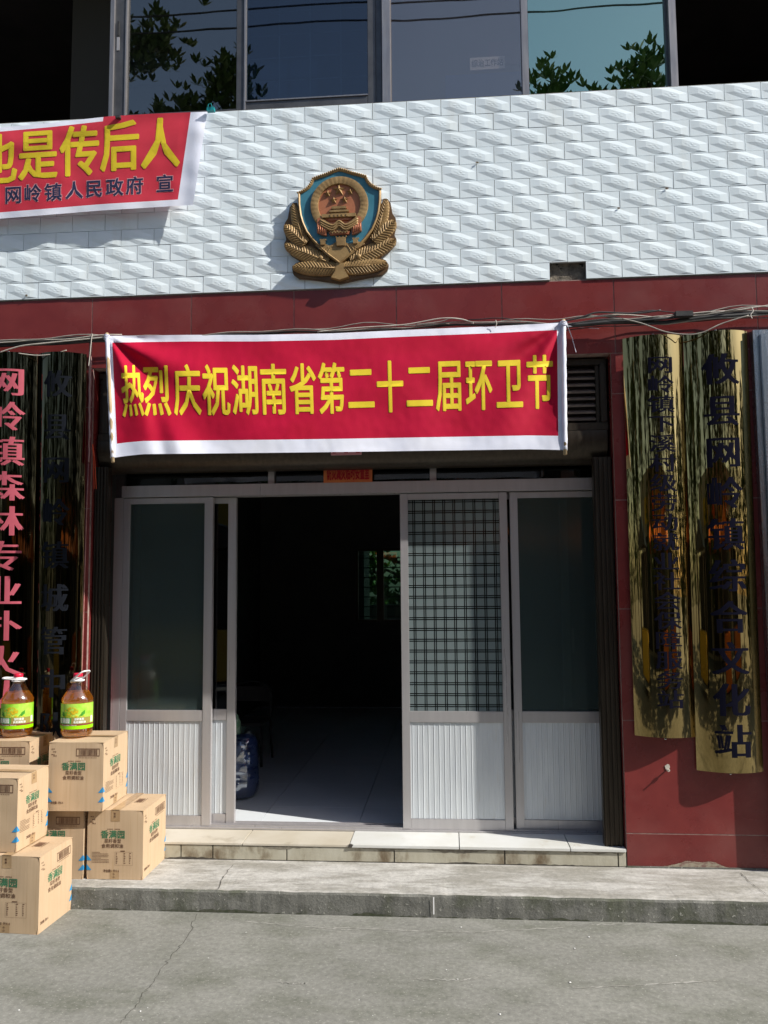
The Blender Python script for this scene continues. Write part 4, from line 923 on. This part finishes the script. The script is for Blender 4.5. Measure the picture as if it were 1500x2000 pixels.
# ------------------------------------------------------------------ cartons
def carton(label, fr_, w_, d_, h_, z, front='A', rz=0.0, seed=0, lean=0.0):
    """fr_: front right corner on the floor; local x runs left from it"""
    r = random.Random(seed); o = thing('carton', label, 'box', (fr_[0], fr_[1], z), (0, lean, R(rz)), group='cartons of cooking oil stacked by the doorway')
    g = G(); nu = 14
    def bul(u): return math.sin(math.pi * u)
    se = [r.uniform(-1, 1) for _ in range(12)]
    def wv(a, b, k): return .0045 * mnoise.noise(Vector((a * 3, b * 3, seed * 5 + k))) * (bul(a) * bul(b)) ** .5 + .0010 * bul(a) * bul(b)
    def crn(a, b): return .004 * (abs(2 * a - 1) ** 8) * (abs(2 * b - 1) ** 8)      # crushed corners
    def SF(u, v, e=0.0): return (-w_ + w_ * u, -wv(u, v, 0) + crn(u, v) - .0009 - e, h_ * v)
    def SR(u, v, e=0.0): return (wv(u, v, 2) - crn(u, v) + .0009 + e, d_ * u, h_ * v)
    faces = {
        'f': lambda u, v: (-w_ + w_ * u, -wv(u, v, 0) + crn(u, v), h_ * v), 'b': lambda u, v: (-w_ * u, d_ + wv(u, v, 1) - crn(u, v), h_ * v),
        'r': lambda u, v: (wv(u, v, 2) - crn(u, v), d_ * u, h_ * v), 'l': lambda u, v: (-w_ - wv(u, v, 3) + crn(u, v), d_ * (1 - u), h_ * v),
        't': lambda u, v: (-w_ + w_ * u, d_ * v, h_ - .0015 - .003 * bul(u) * bul(v)), 'u': lambda u, v: (-w_ + w_ * u, d_ * (1 - v), 0)}
    for fn in faces.values(): g.grid(fn, nu, nu)
    build('body', g, M['card'], o, local=True, fix=False, smooth=True)
    # top flaps: two plates meeting at the middle, along the long direction of the tape
    ac = front == 'A'
    def flap(k):
        gg = G()
        def fn(u, v):
            a = (0.0 if k == 0 else .5) + u * .5 + (-.004 if k == 0 else .004) * (1 if (u > .9 if k == 0 else u < .1) else 0)
            x, y = (-w_ + w_ * a, d_ * v) if ac else (-w_ + w_ * v, d_ * a)
            edge = 1 if (k == 0 and u == 1) or (k == 1 and u == 0) else 0
            return (x + (.0 if 0 < a < 1 else 0), y, h_ + .0015 + .0022 * mnoise.noise(Vector((a * 4, v * 4, seed))) * (1 if 0 < v < 1 else 0) + .0015 * edge)
        gg.grid(fn, 8, 10); n0 = len(gg.v)
        for v_ in list(gg.v): gg.v.append((v_[0], v_[1], v_[2] - .0025))
        for i in range(8):
            for (j, j2) in ((0, 0), (10, 10)): a0 = j * 9 + i; gg.face((a0, a0 + 1, n0 + a0 + 1, n0 + a0))
        for j in range(10):
            for i in (0, 8): a0 = j * 9 + i; gg.face((a0, a0 + 9, n0 + a0 + 9, n0 + a0))
        build('flap', gg, M['card'], o, local=True, fix=False)
    flap(0); flap(1)
    tg = G(); tg1 = G(); tg2 = G(); tw = .024; cx = -w_ / 2; cy = d_ / 2
    if ac:
        tg.grid(lambda u, v: (cx - tw + 2 * tw * u, -.002 + (d_ + .004) * v, h_ + .0048 + .001 * mnoise.noise(Vector((u * 4, v * 9, seed)))), 4, 12)
        tg1.grid(lambda u, v: SF(.5 - tw / w_ + 2 * tw / w_ * u, 1 - .16 * v), 3, 6); tg2.grid(lambda u, v: SF(.5 - tw / w_ + 2 * tw / w_ * u, .13 * (1 - v)), 3, 6)
    else:
        tg.grid(lambda u, v: (-w_ - .002 + (w_ + .004) * v, cy - tw + 2 * tw * u, h_ + .0048), 4, 12)
        tg1.grid(lambda u, v: SR(.5 - tw / d_ + 2 * tw / d_ * u, 1 - .16 * v), 3, 6); tg2.grid(lambda u, v: SR(.5 - tw / d_ + 2 * tw / d_ * u, .13 * (1 - v)), 3, 6)
    for q in (tg, tg1, tg2): build('tape', q, M['tape'], o, local=True, fix=False)
    green, brown, blue = G(), G(), G()
    def face(kind, F):
        def rect(gg, u0, u1, v0, v1): gg.poly([F(u0, v0), F(u1, v0), F(u1, v1), F(u0, v1)])
        put_line(green, '香满园', F, .24, .68, .59, .715, bold=.016)
        put_line(brown, '菜籽香型', F, .31, .61, .525, .588, bold=.007); put_line(brown, '食用调和油', F, .26, .65, .452, .518, bold=.007)
        for i in range(9): rect(brown, .36 + i * .026, .378 + i * .026, .722, .734) if i not in (4,) else None
        put_line(brown, '净含量5升X4', F, .30 if kind == 'A' else .06, .60 if kind == 'A' else .30, .10, .145, bold=.02, cuts=2)
        if kind == 'A':
            for j in range(8):
                u = .09
                while u < .09 + (.30 if j not in (0, 4) else .15):
                    l_ = r.uniform(.008, .02); rect(brown, u, u + l_, .385 - j * .021, .393 - j * .021); u += l_ + .006
            for j in range(7):
                for u in (.52, .66, .76): rect(brown, u, u + r.uniform(.015, .035), .375 - j * .024, .386 - j * .024)
            rect(brown, .60, .68, .405, .418); rect(brown, .50, .82, .3975, .3995); rect(brown, .50, .82, .205, .207); rect(brown, .50, .502, .207, .3975); rect(brown, .818, .82, .207, .3975)
            for k_, (u, v) in enumerate(((.47, .075), (.47, .035), (.47, .955), (.47, .915))): put_char(brown, '小心轻放'[k_], lambda a, b, e=0, u=u, v=v: F(u + .035 * a, v - .015 + .032 * b, e + .0006), .02)
        else:
            u0, u1, v0, v1 = .50, .93, .80, .915
            for q in ((u0, u1, v0, v0 + .012), (u0, u1, v1 - .012, v1), (u0, u0 + .01, v0 + .012, v1 - .012), (u1 - .01, u1, v0 + .012, v1 - .012)): rect(brown, *q)
            u = u0 + .05
            while u < u1 - .05: l_ = r.choice((.003, .005, .009)); rect(brown, u, u + l_, v0 + .016, v1 - .016); u += l_ + r.choice((.004, .006, .009))
            for i in range(12): rect(brown, u0 + .05 + i * .028, u0 + .068 + i * .028, v0 - .025, v0 - .016)
        for j, (u, v) in enumerate(((.05, .90), (.08, .86), (.05, .82), (.09, .80))): rect(brown, u, u + .03, v, v + .012); rect(brown, u + .04, u + .055, v - .004, v + .016)
    def tri(c0, c1, c2): blue.poly([c0, c1, c2])
    Ff, Fr = SF, SR
    face(front, Ff); face('B' if front == 'A' else 'A', Fr)
    for v in (.13, .27):
        hh = .085
        # arrows wrap the front right and back right corners
        if front == 'B':
            blue.poly([SF(1 - .024 / w_, v, .0004), SF(1, v, .0004), SF(1, v + hh, .0004)]); blue.poly([SR(0, v, .0004), SR(.026 / d_, v, .0004), SR(0, v + hh, .0004)])
        blue.poly([SR(1 - .024 / d_, v, .0004), SR(1, v, .0004), SR(1, v + hh, .0004)])
        blue.poly([SF(0, v, .0004), SF(.026 / w_, v, .0004), SF(0, v + hh, .0004)])
    if front == 'A': 
        u0 = .62
        for q in range(9): brown.poly([(-w_ + w_ * (.66 + .012 * q), d_ * .45, h_ + .0052), (-w_ + w_ * (.668 + .012 * q), d_ * .45, h_ + .0052), (-w_ + w_ * (.668 + .012 * q), d_ * .66, h_ + .0052), (-w_ + w_ * (.66 + .012 * q), d_ * .66, h_ + .0052)])
        for q in ((.64, .65), (.785, .795)): brown.poly([(-w_ + w_ * q[0], d_ * .43, h_ + .0052), (-w_ + w_ * q[1], d_ * .43, h_ + .0052), (-w_ + w_ * q[1], d_ * .68, h_ + .0052), (-w_ + w_ * q[0], d_ * .68, h_ + .0052)])
    build('green_lettering', green, M['inkgreen'], o, local=True, fix=False); build('brown_lettering', brown, M['inkbrown'], o, local=True, fix=False); build('arrow_mark', blue, M['inkblue'], o, local=True, fix=False)
    return o
SZ = .110
carton('carton standing on the street, lowest and nearest at the left edge', (-1.955, -.751), .335, .305, .352, .001, 'A', -3, 1)
carton('rightmost carton, standing on the cement step beside the ribbed door panel', (-1.613, -.332), .300, .340, .348, SZ, 'A', 0, 2)
carton('carton on the cement step, squeezed behind and left of the rightmost one', (-1.931, -.338), .300, .335, .344, SZ, 'B', 1, 3)
carton('carton on the second layer carrying the oil bottle nearest the door', (-1.815, -.378), .292, .345, .348, SZ + .356, 'B', 1.5, 4)
carton('carton on top of the street level one, its long side turned to the door', (-2.098, -.705), .335, .290, .345, .359, 'B', -1.5, 5)
carton('hidden carton on the cement step under the one at the far left', (-2.262, -.335), .300, .335, .344, SZ, 'B', 0, 6)
carton('upper carton at the far left, carrying the other oil bottle', (-2.236, -.340), .335, .345, .348, SZ + .353, 'B', 1, 7)

# ------------------------------------------------------------------ oil bottles
def bottle(label, x, y, z, rz, hd):
    o = thing('oil_bottle', label, 'bottle', (x, y, z), (0, 0, R(rz)), group='cooking oil bottles on the cartons')
    Rb = .083
    outer = [(.0001, .006), (.06, .002), (.078, .006), (Rb, .022), (Rb, .038), (Rb - .002, .042), (Rb - .002, .182), (Rb, .186), (Rb + .001, .200), (.0765, .215), (.061, .240), (.045, .263), (.031, .281), (.0225, .292), (.020, .306)]
    build('plastic_body', G().lathe(outer, n=48, sq=.07), M['pet'], o, local=True, smooth=R(60), fix=False)
    q = .0022; inner = [(.0001, .009), (.058, .0055), (.075, .009), (Rb - q, .024), (Rb - q, .038), (Rb - q - .002, .042), (Rb - q - .002, .182), (Rb - q, .187), (Rb - q, .200), (.0735, .2145), (.060, .2365), (.0001, .2365)]
    build('oil', G().lathe(inner, n=48, sq=.07), M['oil'], o, local=True, smooth=R(50), fix=True)
    build('neck_ring', G().lathe([(.020, .292), (.033, .292), (.036, .296), (.034, .301), (.0235, .303), (.0235, .316), (.018, .318)], n=28), M['white'], o, local=True, smooth=R(40))
    g = G().lathe([(.0235, .316), (.0245, .318), (.0245, .332), (.022, .335), (.0001, .335)], n=28); build('cap', g, M['capred'], o, local=True, smooth=R(40))
    # carrying handle: flat loop hinged at the neck ring
    pts = []
    for i in range(49):         # closed loop round the neck, one end swung up
        t_ = 2 * math.pi * i / 48; a = .021 + .060 * math.copysign(abs(math.cos(t_)) ** .55, math.cos(t_)); wd = .033 * math.copysign(abs(math.sin(t_)) ** .55, math.sin(t_))
        pts.append((a * math.cos(hd[1]), wd, .306 + a * math.sin(hd[1])))
    ca, sa = math.cos(hd[0]), math.sin(hd[0]); pts = [(p_[0] * ca - p_[1] * sa, p_[0] * sa + p_[1] * ca, p_[2]) for p_ in pts]
    build('handle', G().tube(pts, .0042, 8), M['white'], o, local=True, smooth=True)
    # label
    rl = Rb + .0012; z0, z1 = .047, .181
    def C(u, v, lift=0.0):      # u 0..1 across the front label, v 0..1 up
        a = -math.pi / 2 - R(112) / 2 * 1.42 + u * R(112) * 1.42; k = 1 + .07 * (1 / max(abs(math.cos(a)), abs(math.sin(a))) - 1)
        return ((rl + lift) * k * math.cos(a), (rl + lift) * k * math.sin(a), z0 + (z1 - z0) * v)
    def patch(nm, m_, u0, u1, v0, v1, lift): build(nm, G().grid(lambda u, v: C(u0 + (u1 - u0) * u, v0 + (v1 - v0) * v, lift), 24, 1), M[m_], o, local=True, fix=False, smooth=True)
    patch('label', 'lblgreen', 0, 1, 0, 1, 0); patch('label_band', 'lbllime', 0, 1, 0, .13, .0008); patch('label_band', 'lblbrown', 0, 1, .131, .205, .0008)
    patch('label_panel', 'lblteal', .04, .40, .206, .46, .0008); patch('label_panel', 'lblolive', .405, .84, .206, .46, .0008); patch('label_code', 'lblwhite', .86, .93, .24, .48, .0010)
    g = G(); put_line(g, '香满园', lambda u, v, e: C(u, v, .0018 + e), .08, .37, .23, .44, .03, 3); put_line(g, '菜籽香型', lambda u, v, e: C(u, v, .0018 + e), .47, .68, .34, .44, .03, 2); put_line(g, '食用调和油', lambda u, v, e: C(u, v, .0018 + e), .45, .72, .225, .325, .03, 2)
    vs_, fs = glyphs('Wonder Farm')
    g.add(vs_, fs, lambda p_: C(.16 + p_[0] * .36 / 5.76, .140 + p_[1] * .065, .0018))
    build('label_lettering', g, M['lblwhite'], o, local=True, fix=False)
    g = G(); rr = random.Random(5)
    for i in range(60):
        a = rr.random() * 6.28; d_ = rr.random() ** .6; u = .40 + .15 * d_ * math.cos(a); v = .70 + .16 * d_ * math.sin(a); s_ = rr.uniform(.012, .022)
        g.poly([C(u + s_ * math.cos(q * 1.256), v + s_ * 1.3 * math.sin(q * 1.256), .0012 + i * .00001) for q in range(5)])
    for i in range(40): u = rr.uniform(.2, .7); v = rr.uniform(.47, .53); s_ = .012; g.poly([C(u + s_ * math.cos(q * 1.256), v + s_ * 1.3 * math.sin(q * 1.256), .0012 + i * .00001) for q in range(5)])
    build('label_flower', g, M['lblyellow'], o, local=True, fix=False)
    g = G()
    for (u, v, du, dv) in ((.24, .50, -.07, .20), (.62, .50, .08, .24), (.56, .49, .13, .12), (.28, .49, -.13, .10)):
        nx_, nz_ = -dv * .16, du * .30; g.poly([C(u, v, .0021), C(u + du * .5 + nx_, v + dv * .5 + nz_, .0021), C(u + du, v + dv, .0021), C(u + du * .5 - nx_, v + dv * .5 - nz_, .0021)])
    build('label_leaf', g, M['lblleaf'], o, local=True, fix=False)
    return o
TZc = SZ + .356 + .348 + .006
b1 = P(153, 1430, -.215); bottle('oil bottle with raised white handle on the carton nearest the door', -2.038, -.215, TZc, 20, (R(-45), R(33)))
bottle('oil bottle with its white handle laid flat, on the far left carton', -2.385, -.20, TZc - .004, 22, (R(165), R(4)))

# ------------------------------------------------------------------ inside the doorway
pt = Vector((-1.43, .93, .211))
wb = thing('wrapped_bundle', 'dark blue bundle wrapped in clear plastic just inside the open door', 'bundle', tuple(pt))
def blob(k, s_, y0=0): 
    def fn(u, v):
        a = u * 2 * math.pi; z = v; rr_ = .125 * (1 - abs(2 * z - 1) ** 6 * .6) ** .5 * (1 + .06 * mnoise.noise(Vector((math.cos(a) * 2, math.sin(a) * 2, z * 5 + k)))) * s_
        kk = 1 + .10 * (1 / max(abs(math.cos(a)), abs(math.sin(a))) - 1); rr_ += .007 * mnoise.noise(Vector((a * 4, z * 16, k + 3))) + .004 * mnoise.noise(Vector((a * 11, z * 40, k)))
        if v in (0, 1): rr_ = .001
        return (pt.x + rr_ * kk * math.cos(a), pt.y + rr_ * kk * math.sin(a), pt.z + .415 * z)
    return G().grid(fn, 40, 30)
build('cloth_roll', blob(1, .95), M['navywrap'], wb, smooth=True)
g = blob(2, 1.0); build('plastic_wrap', g, M['wrap'], wb, smooth=R(20))
g = G(); top_ = pt + Vector((.03, -.06, .415))
for i in range(7):
    a = -.6 + i * .35; g.poly([top_, top_ + Vector((.05 * math.cos(a), -.02, .03 + .02 * math.sin(a * 2))), top_ + Vector((.085 * math.cos(a), -.015, .045 * math.sin(a) + .025)), top_ + Vector((.05 * math.cos(a + .3), .01, .05 * math.sin(a + .3)))])
build('knot', g, M['wrap'], wb, fix=False)
g = G().lathe([(.0001, 0), (.028, .001), (.03, .01), (.03, .08), (.014, .11), (.012, .13), (.0001, .132)], (pt.x - .02, pt.y - .02, pt.z + .417), 18)
solo('green_bottle', g, M['greenglass'], 'small green bottle standing on top of the wrapped blue bundle', 'bottle', smooth=R(40))
# stacking chair in the gloom
ch = thing('chair', 'dark steel chair with a hooped back in the gloom inside the doorway', 'chair', (-1.35, 2.0, .21))
ch.scale = (.85, .85, .72); ch.location.x = -1.66
def T(pts, r=.011, nm='leg'): build(nm, G().tube([(a - 1.35, b + 2.0, c + .21) for a, b, c in pts], r, 8), M['cabblack'], ch, smooth=True)
T([(.20, -.2, 0), (.19, -.19, .44)]); T([(-.20, -.2, 0), (-.19, -.19, .44)]); T([(.21, .22, 0), (.19, .18, .44)]); T([(-.21, .22, 0), (-.19, .18, .44)])
T([(.19, .18, .44), (.20, .22, .70)] + [(.20 * math.cos(q * math.pi / 8), .24, .70 + .16 * math.sin(q * math.pi / 8)) for q in range(1, 8)] + [(-.20, .22, .70), (-.19, .18, .44)], .011, 'back_hoop')
build('seat', G().box(-1.35 - .2, -1.35 + .2, 1.8, 2.19, .645, .675), M['dark'], ch, bevel=.01)
build('backrest', G().grid(lambda u, v: (-1.35 + (u - .5) * .36, 2.225 + .02 * math.sin(math.pi * u), .84 + v * .17), 8, 2), M['dark'], ch, fix=False)

# ------------------------------------------------------------------ across the street (mirrored in the brass and glass), partly added for the reflections
def leafpoly(g, c, d, up_, L_, W_):
    d = d.normalized(); s_ = d.cross(up_).normalized(); a = c; b = c + d * L_
    g.poly([a, c + d * L_ * .28 + s_ * W_ * .36, c + d * L_ * .62 + s_ * W_ * .5, b, c + d * L_ * .62 - s_ * W_ * .5, c + d * L_ * .28 - s_ * W_ * .36])
def tree(label, x, y, h, cr, n, seed, lm='leaf', L_=.2, z0=0.0, cz=None, group='magnolia trees across the street'):
    r = random.Random(seed); o = thing('magnolia_tree', label, 'tree', (x, y, z0), group=group)
    pts = [(x, y, z0), (x + r.uniform(-.1, .1), y, h * .35), (x + r.uniform(-.2, .2), y + .1, h * .7), (x, y, h * .93)]
    g = G().tube(pts, [.14, .12, .08, .03], 10); tips = []
    lo = (cz if cz is not None else .3) * h
    for i in range(26):
        z = lo + (h - lo) * (i + .5) / 26; a = i * 2.4 + r.random(); k = math.sin(math.pi * min(1, .25 + .75 * (z - lo) / (h - lo))) ** .6; R_ = cr * k * r.uniform(.75, 1.05)
        e = Vector((x + R_ * math.cos(a), y + R_ * math.sin(a), z + R_ * .35)); m_ = Vector((x + R_ * .5 * math.cos(a), y + R_ * .5 * math.sin(a), z + R_ * .05))
        g.tube([(x, y, z - R_ * .1), m_, e], [.035, .02, .008], 5, cap=False); tips += [(m_, e)] 
    build('trunk', g, M['bark'], o, smooth=True, fix=False)
    lg = G()
    for i in range(n):
        m_, e = r.choice(tips); t_ = r.uniform(.2, 1.08); c = m_.lerp(e, t_) + Vector((r.gauss(0, .2), r.gauss(0, .2), r.gauss(0, .2)))
        for k_ in range(6):
            a = k_ * 1.05 + r.random(); d = Vector((math.cos(a), math.sin(a), r.uniform(.5, 1.5))); leafpoly(lg, c, d, Vector((0, 0, 1)) if abs(d.normalized().z) < .95 else Vector((1, 0, 0)), L_ * r.uniform(.7, 1.15), L_ * .36)
    build('crown', lg, M[lm], o, fix=False)
    return o
tree('tall magnolia tree across the street, mirrored in the left upstairs panes', -6.4, -8.3, 13.8, 2.6, 4200, 1, L_=.18, cz=.2)
tree('magnolia mirrored in the teal pane, the taller of the two on the right', 3.3, -8.0, 9.85, 1.15, 1000, 3, L_=.18, cz=.3)
tree('shorter magnolia mirrored at the left side of the teal pane', 1.75, -8.2, 9.75, 1.1, 950, 4, L_=.18, cz=.3)
tree('lowest magnolia of the three mirrored in the teal pane, in the middle', 2.5, -8.3, 9.45, 1.0, 800, 9, L_=.18, cz=.35)
tree('slim magnolia across the street, mirrored between the two left panes', -3.5, -8.0, 10.2, .75, 1200, 5, L_=.18, cz=.3)
tree('broad magnolia across the street, right of the doorway', 7.2, -8.4, 9.6, 2.0, 900, 6, cz=.25)
for k_, (x, y, h) in enumerate(((9.5, -2.6, 3.6), (12.5, -4.4, 5.0), (11.5, -7.2, 5.2), (-9.5, -2.8, 4.0), (-12, -6, 5.5))):  # unseen side trees, added so the brass board edges mirror something dark
    tree('bushy evergreen at the kerb, added to darken the brass edges, ' + ('nearest on the right', 'second on the right', 'third on the right', 'nearest on the left', 'farther on the left')[k_], x, y, h, 1.7, 800, 40 + k_, L_=.24, cz=.08, group='evergreens added along the kerb')
for k_, (x, y, h, kind) in enumerate(((-14, -10.5, 7.2, 'widest'), (-11, -11, 6.6, 'far left'), (-8.6, -10.2, 6.2, 'second'), (-1.6, -10.8, 6.3, 'middle'), (.6, -10.4, 6.6, 'low'), (5.0, -10.6, 6.4, 'leaning'), (9.5, -10.2, 7.0, 'right'), (12.5, -11, 7.4, 'outer'), (16, -10.5, 7.0, 'last'))):
    tree(('low dark evergreen behind the magnolias across the street, ' + ('%s from the left' % ('first', 'second', 'third', 'fourth', 'fifth', 'sixth', 'seventh', 'eighth', 'ninth')[k_])), x, y, h, 1.9, 750, 20 + k_, L_=.26, cz=.16, group='low evergreens across the street')
tree('bright young tree behind the building, seen through the back window', -.75, 9.5, 3.4, 1.2, 1500, 8, 'leaf2', .15, cz=.1, group='trees behind the building')
sh = thing('shop', 'low plastered shop across the street with an orange awning', 'shop', (1.5, -14, 0))
build('wall', G().box(-9, 12, -18, -14, 0, 4.2), M['shopwall'], sh)
for x in (-6, -2.2, 1.6, 5.4): build('shop_front', G().box(x, x + 2.6, -14.0, -13.97, .1, 2.7), M['shopdark'], sh); build('sign_panel', G().box(x, x + 2.6, -13.99, -13.85, 3.0, 3.6), M['shopyellow' if x in (-6, 1.6) else 'shoporange'], sh)
g = G(); g.poly([(-3, -14, 3.0), (9, -14, 3.0), (9, -12.2, 2.45), (-3, -12.2, 2.45)]); g.poly([(-3, -12.2, 2.45), (9, -12.2, 2.45), (9, -12.2, 2.2), (-3, -12.2, 2.2)]); build('awning', g, M['shoporange'], sh, fix=False)
for lab, x, w_, cm, tm in (('orange cloth covered stall across the street under the trees', 3.2, 1.0, 'shoporange', 'shoporange'), ('dark covered stall with a yellow front, added for the brass reflections', -3.6, 1.3, 'shopdark', 'shopyellow'), ('wide stall with a dark canopy, added for the brass reflections', 6.8, 1.5, 'shopdark', 'shoporange')):
    st = thing('market_stall', lab, 'stall', (x, -6.6, 0), group='stalls across the street')  # dark stalls and back cloths are added to darken the brass reflections
    build('table_cloth', G().box(x - w_ * .8, x + w_ * .8, -7.0, -6.4, .25, .95), M[tm], st, bevel=.03); build('canopy', G().prism([(x - w_, 2.15), (x + w_, 2.15), (x, 2.6)], -6.1, -7.4), M[cm], st)
    build('back_cloth', G().box(x - w_ * .85, x + w_ * .85, -7.36, -7.34, .1, 2.1), M['shopdark'], st)
    for px_, py_ in ((x - w_ * .9, -6.2), (x + w_ * .9, -6.2), (x - w_ * .9, -7.3), (x + w_ * .9, -7.3)): build('post', G().tube([(px_, py_, 0), (px_, py_, 2.15)], .025, 6), M['steel'], st)
for k_, z in enumerate((10.42, 10.15)):
    pts = [(-20 + 40 * i / 20, -6.6, z - .25 * (1 - ((i - 10) / 10) ** 2) + .02 * math.sin(i * 2.3)) for i in range(21)]
    solo('overhead_wire', G().tube(pts, .014, 5), M['cabblack'], ('upper' if k_ == 0 else 'lower') + ' black overhead wire above the street, mirrored in the upstairs glass', 'wire', 'overhead wires above the street')
solo('outhouse', G().box(-4.5, -1.22, 7.0, 7.8, 0, 3.6), M['plaster'], 'grey plastered outhouse behind the building, left of the leafy tree', 'outhouse')
solo('yard_wall', G().box(-5, 5, 8, 8.2, 0, 1.3), M['plaster'], 'low grey yard wall behind the building, below the leafy tree', 'wall')
for ob in list(bpy.data.objects):
    if '_o' in ob: del ob['_o']
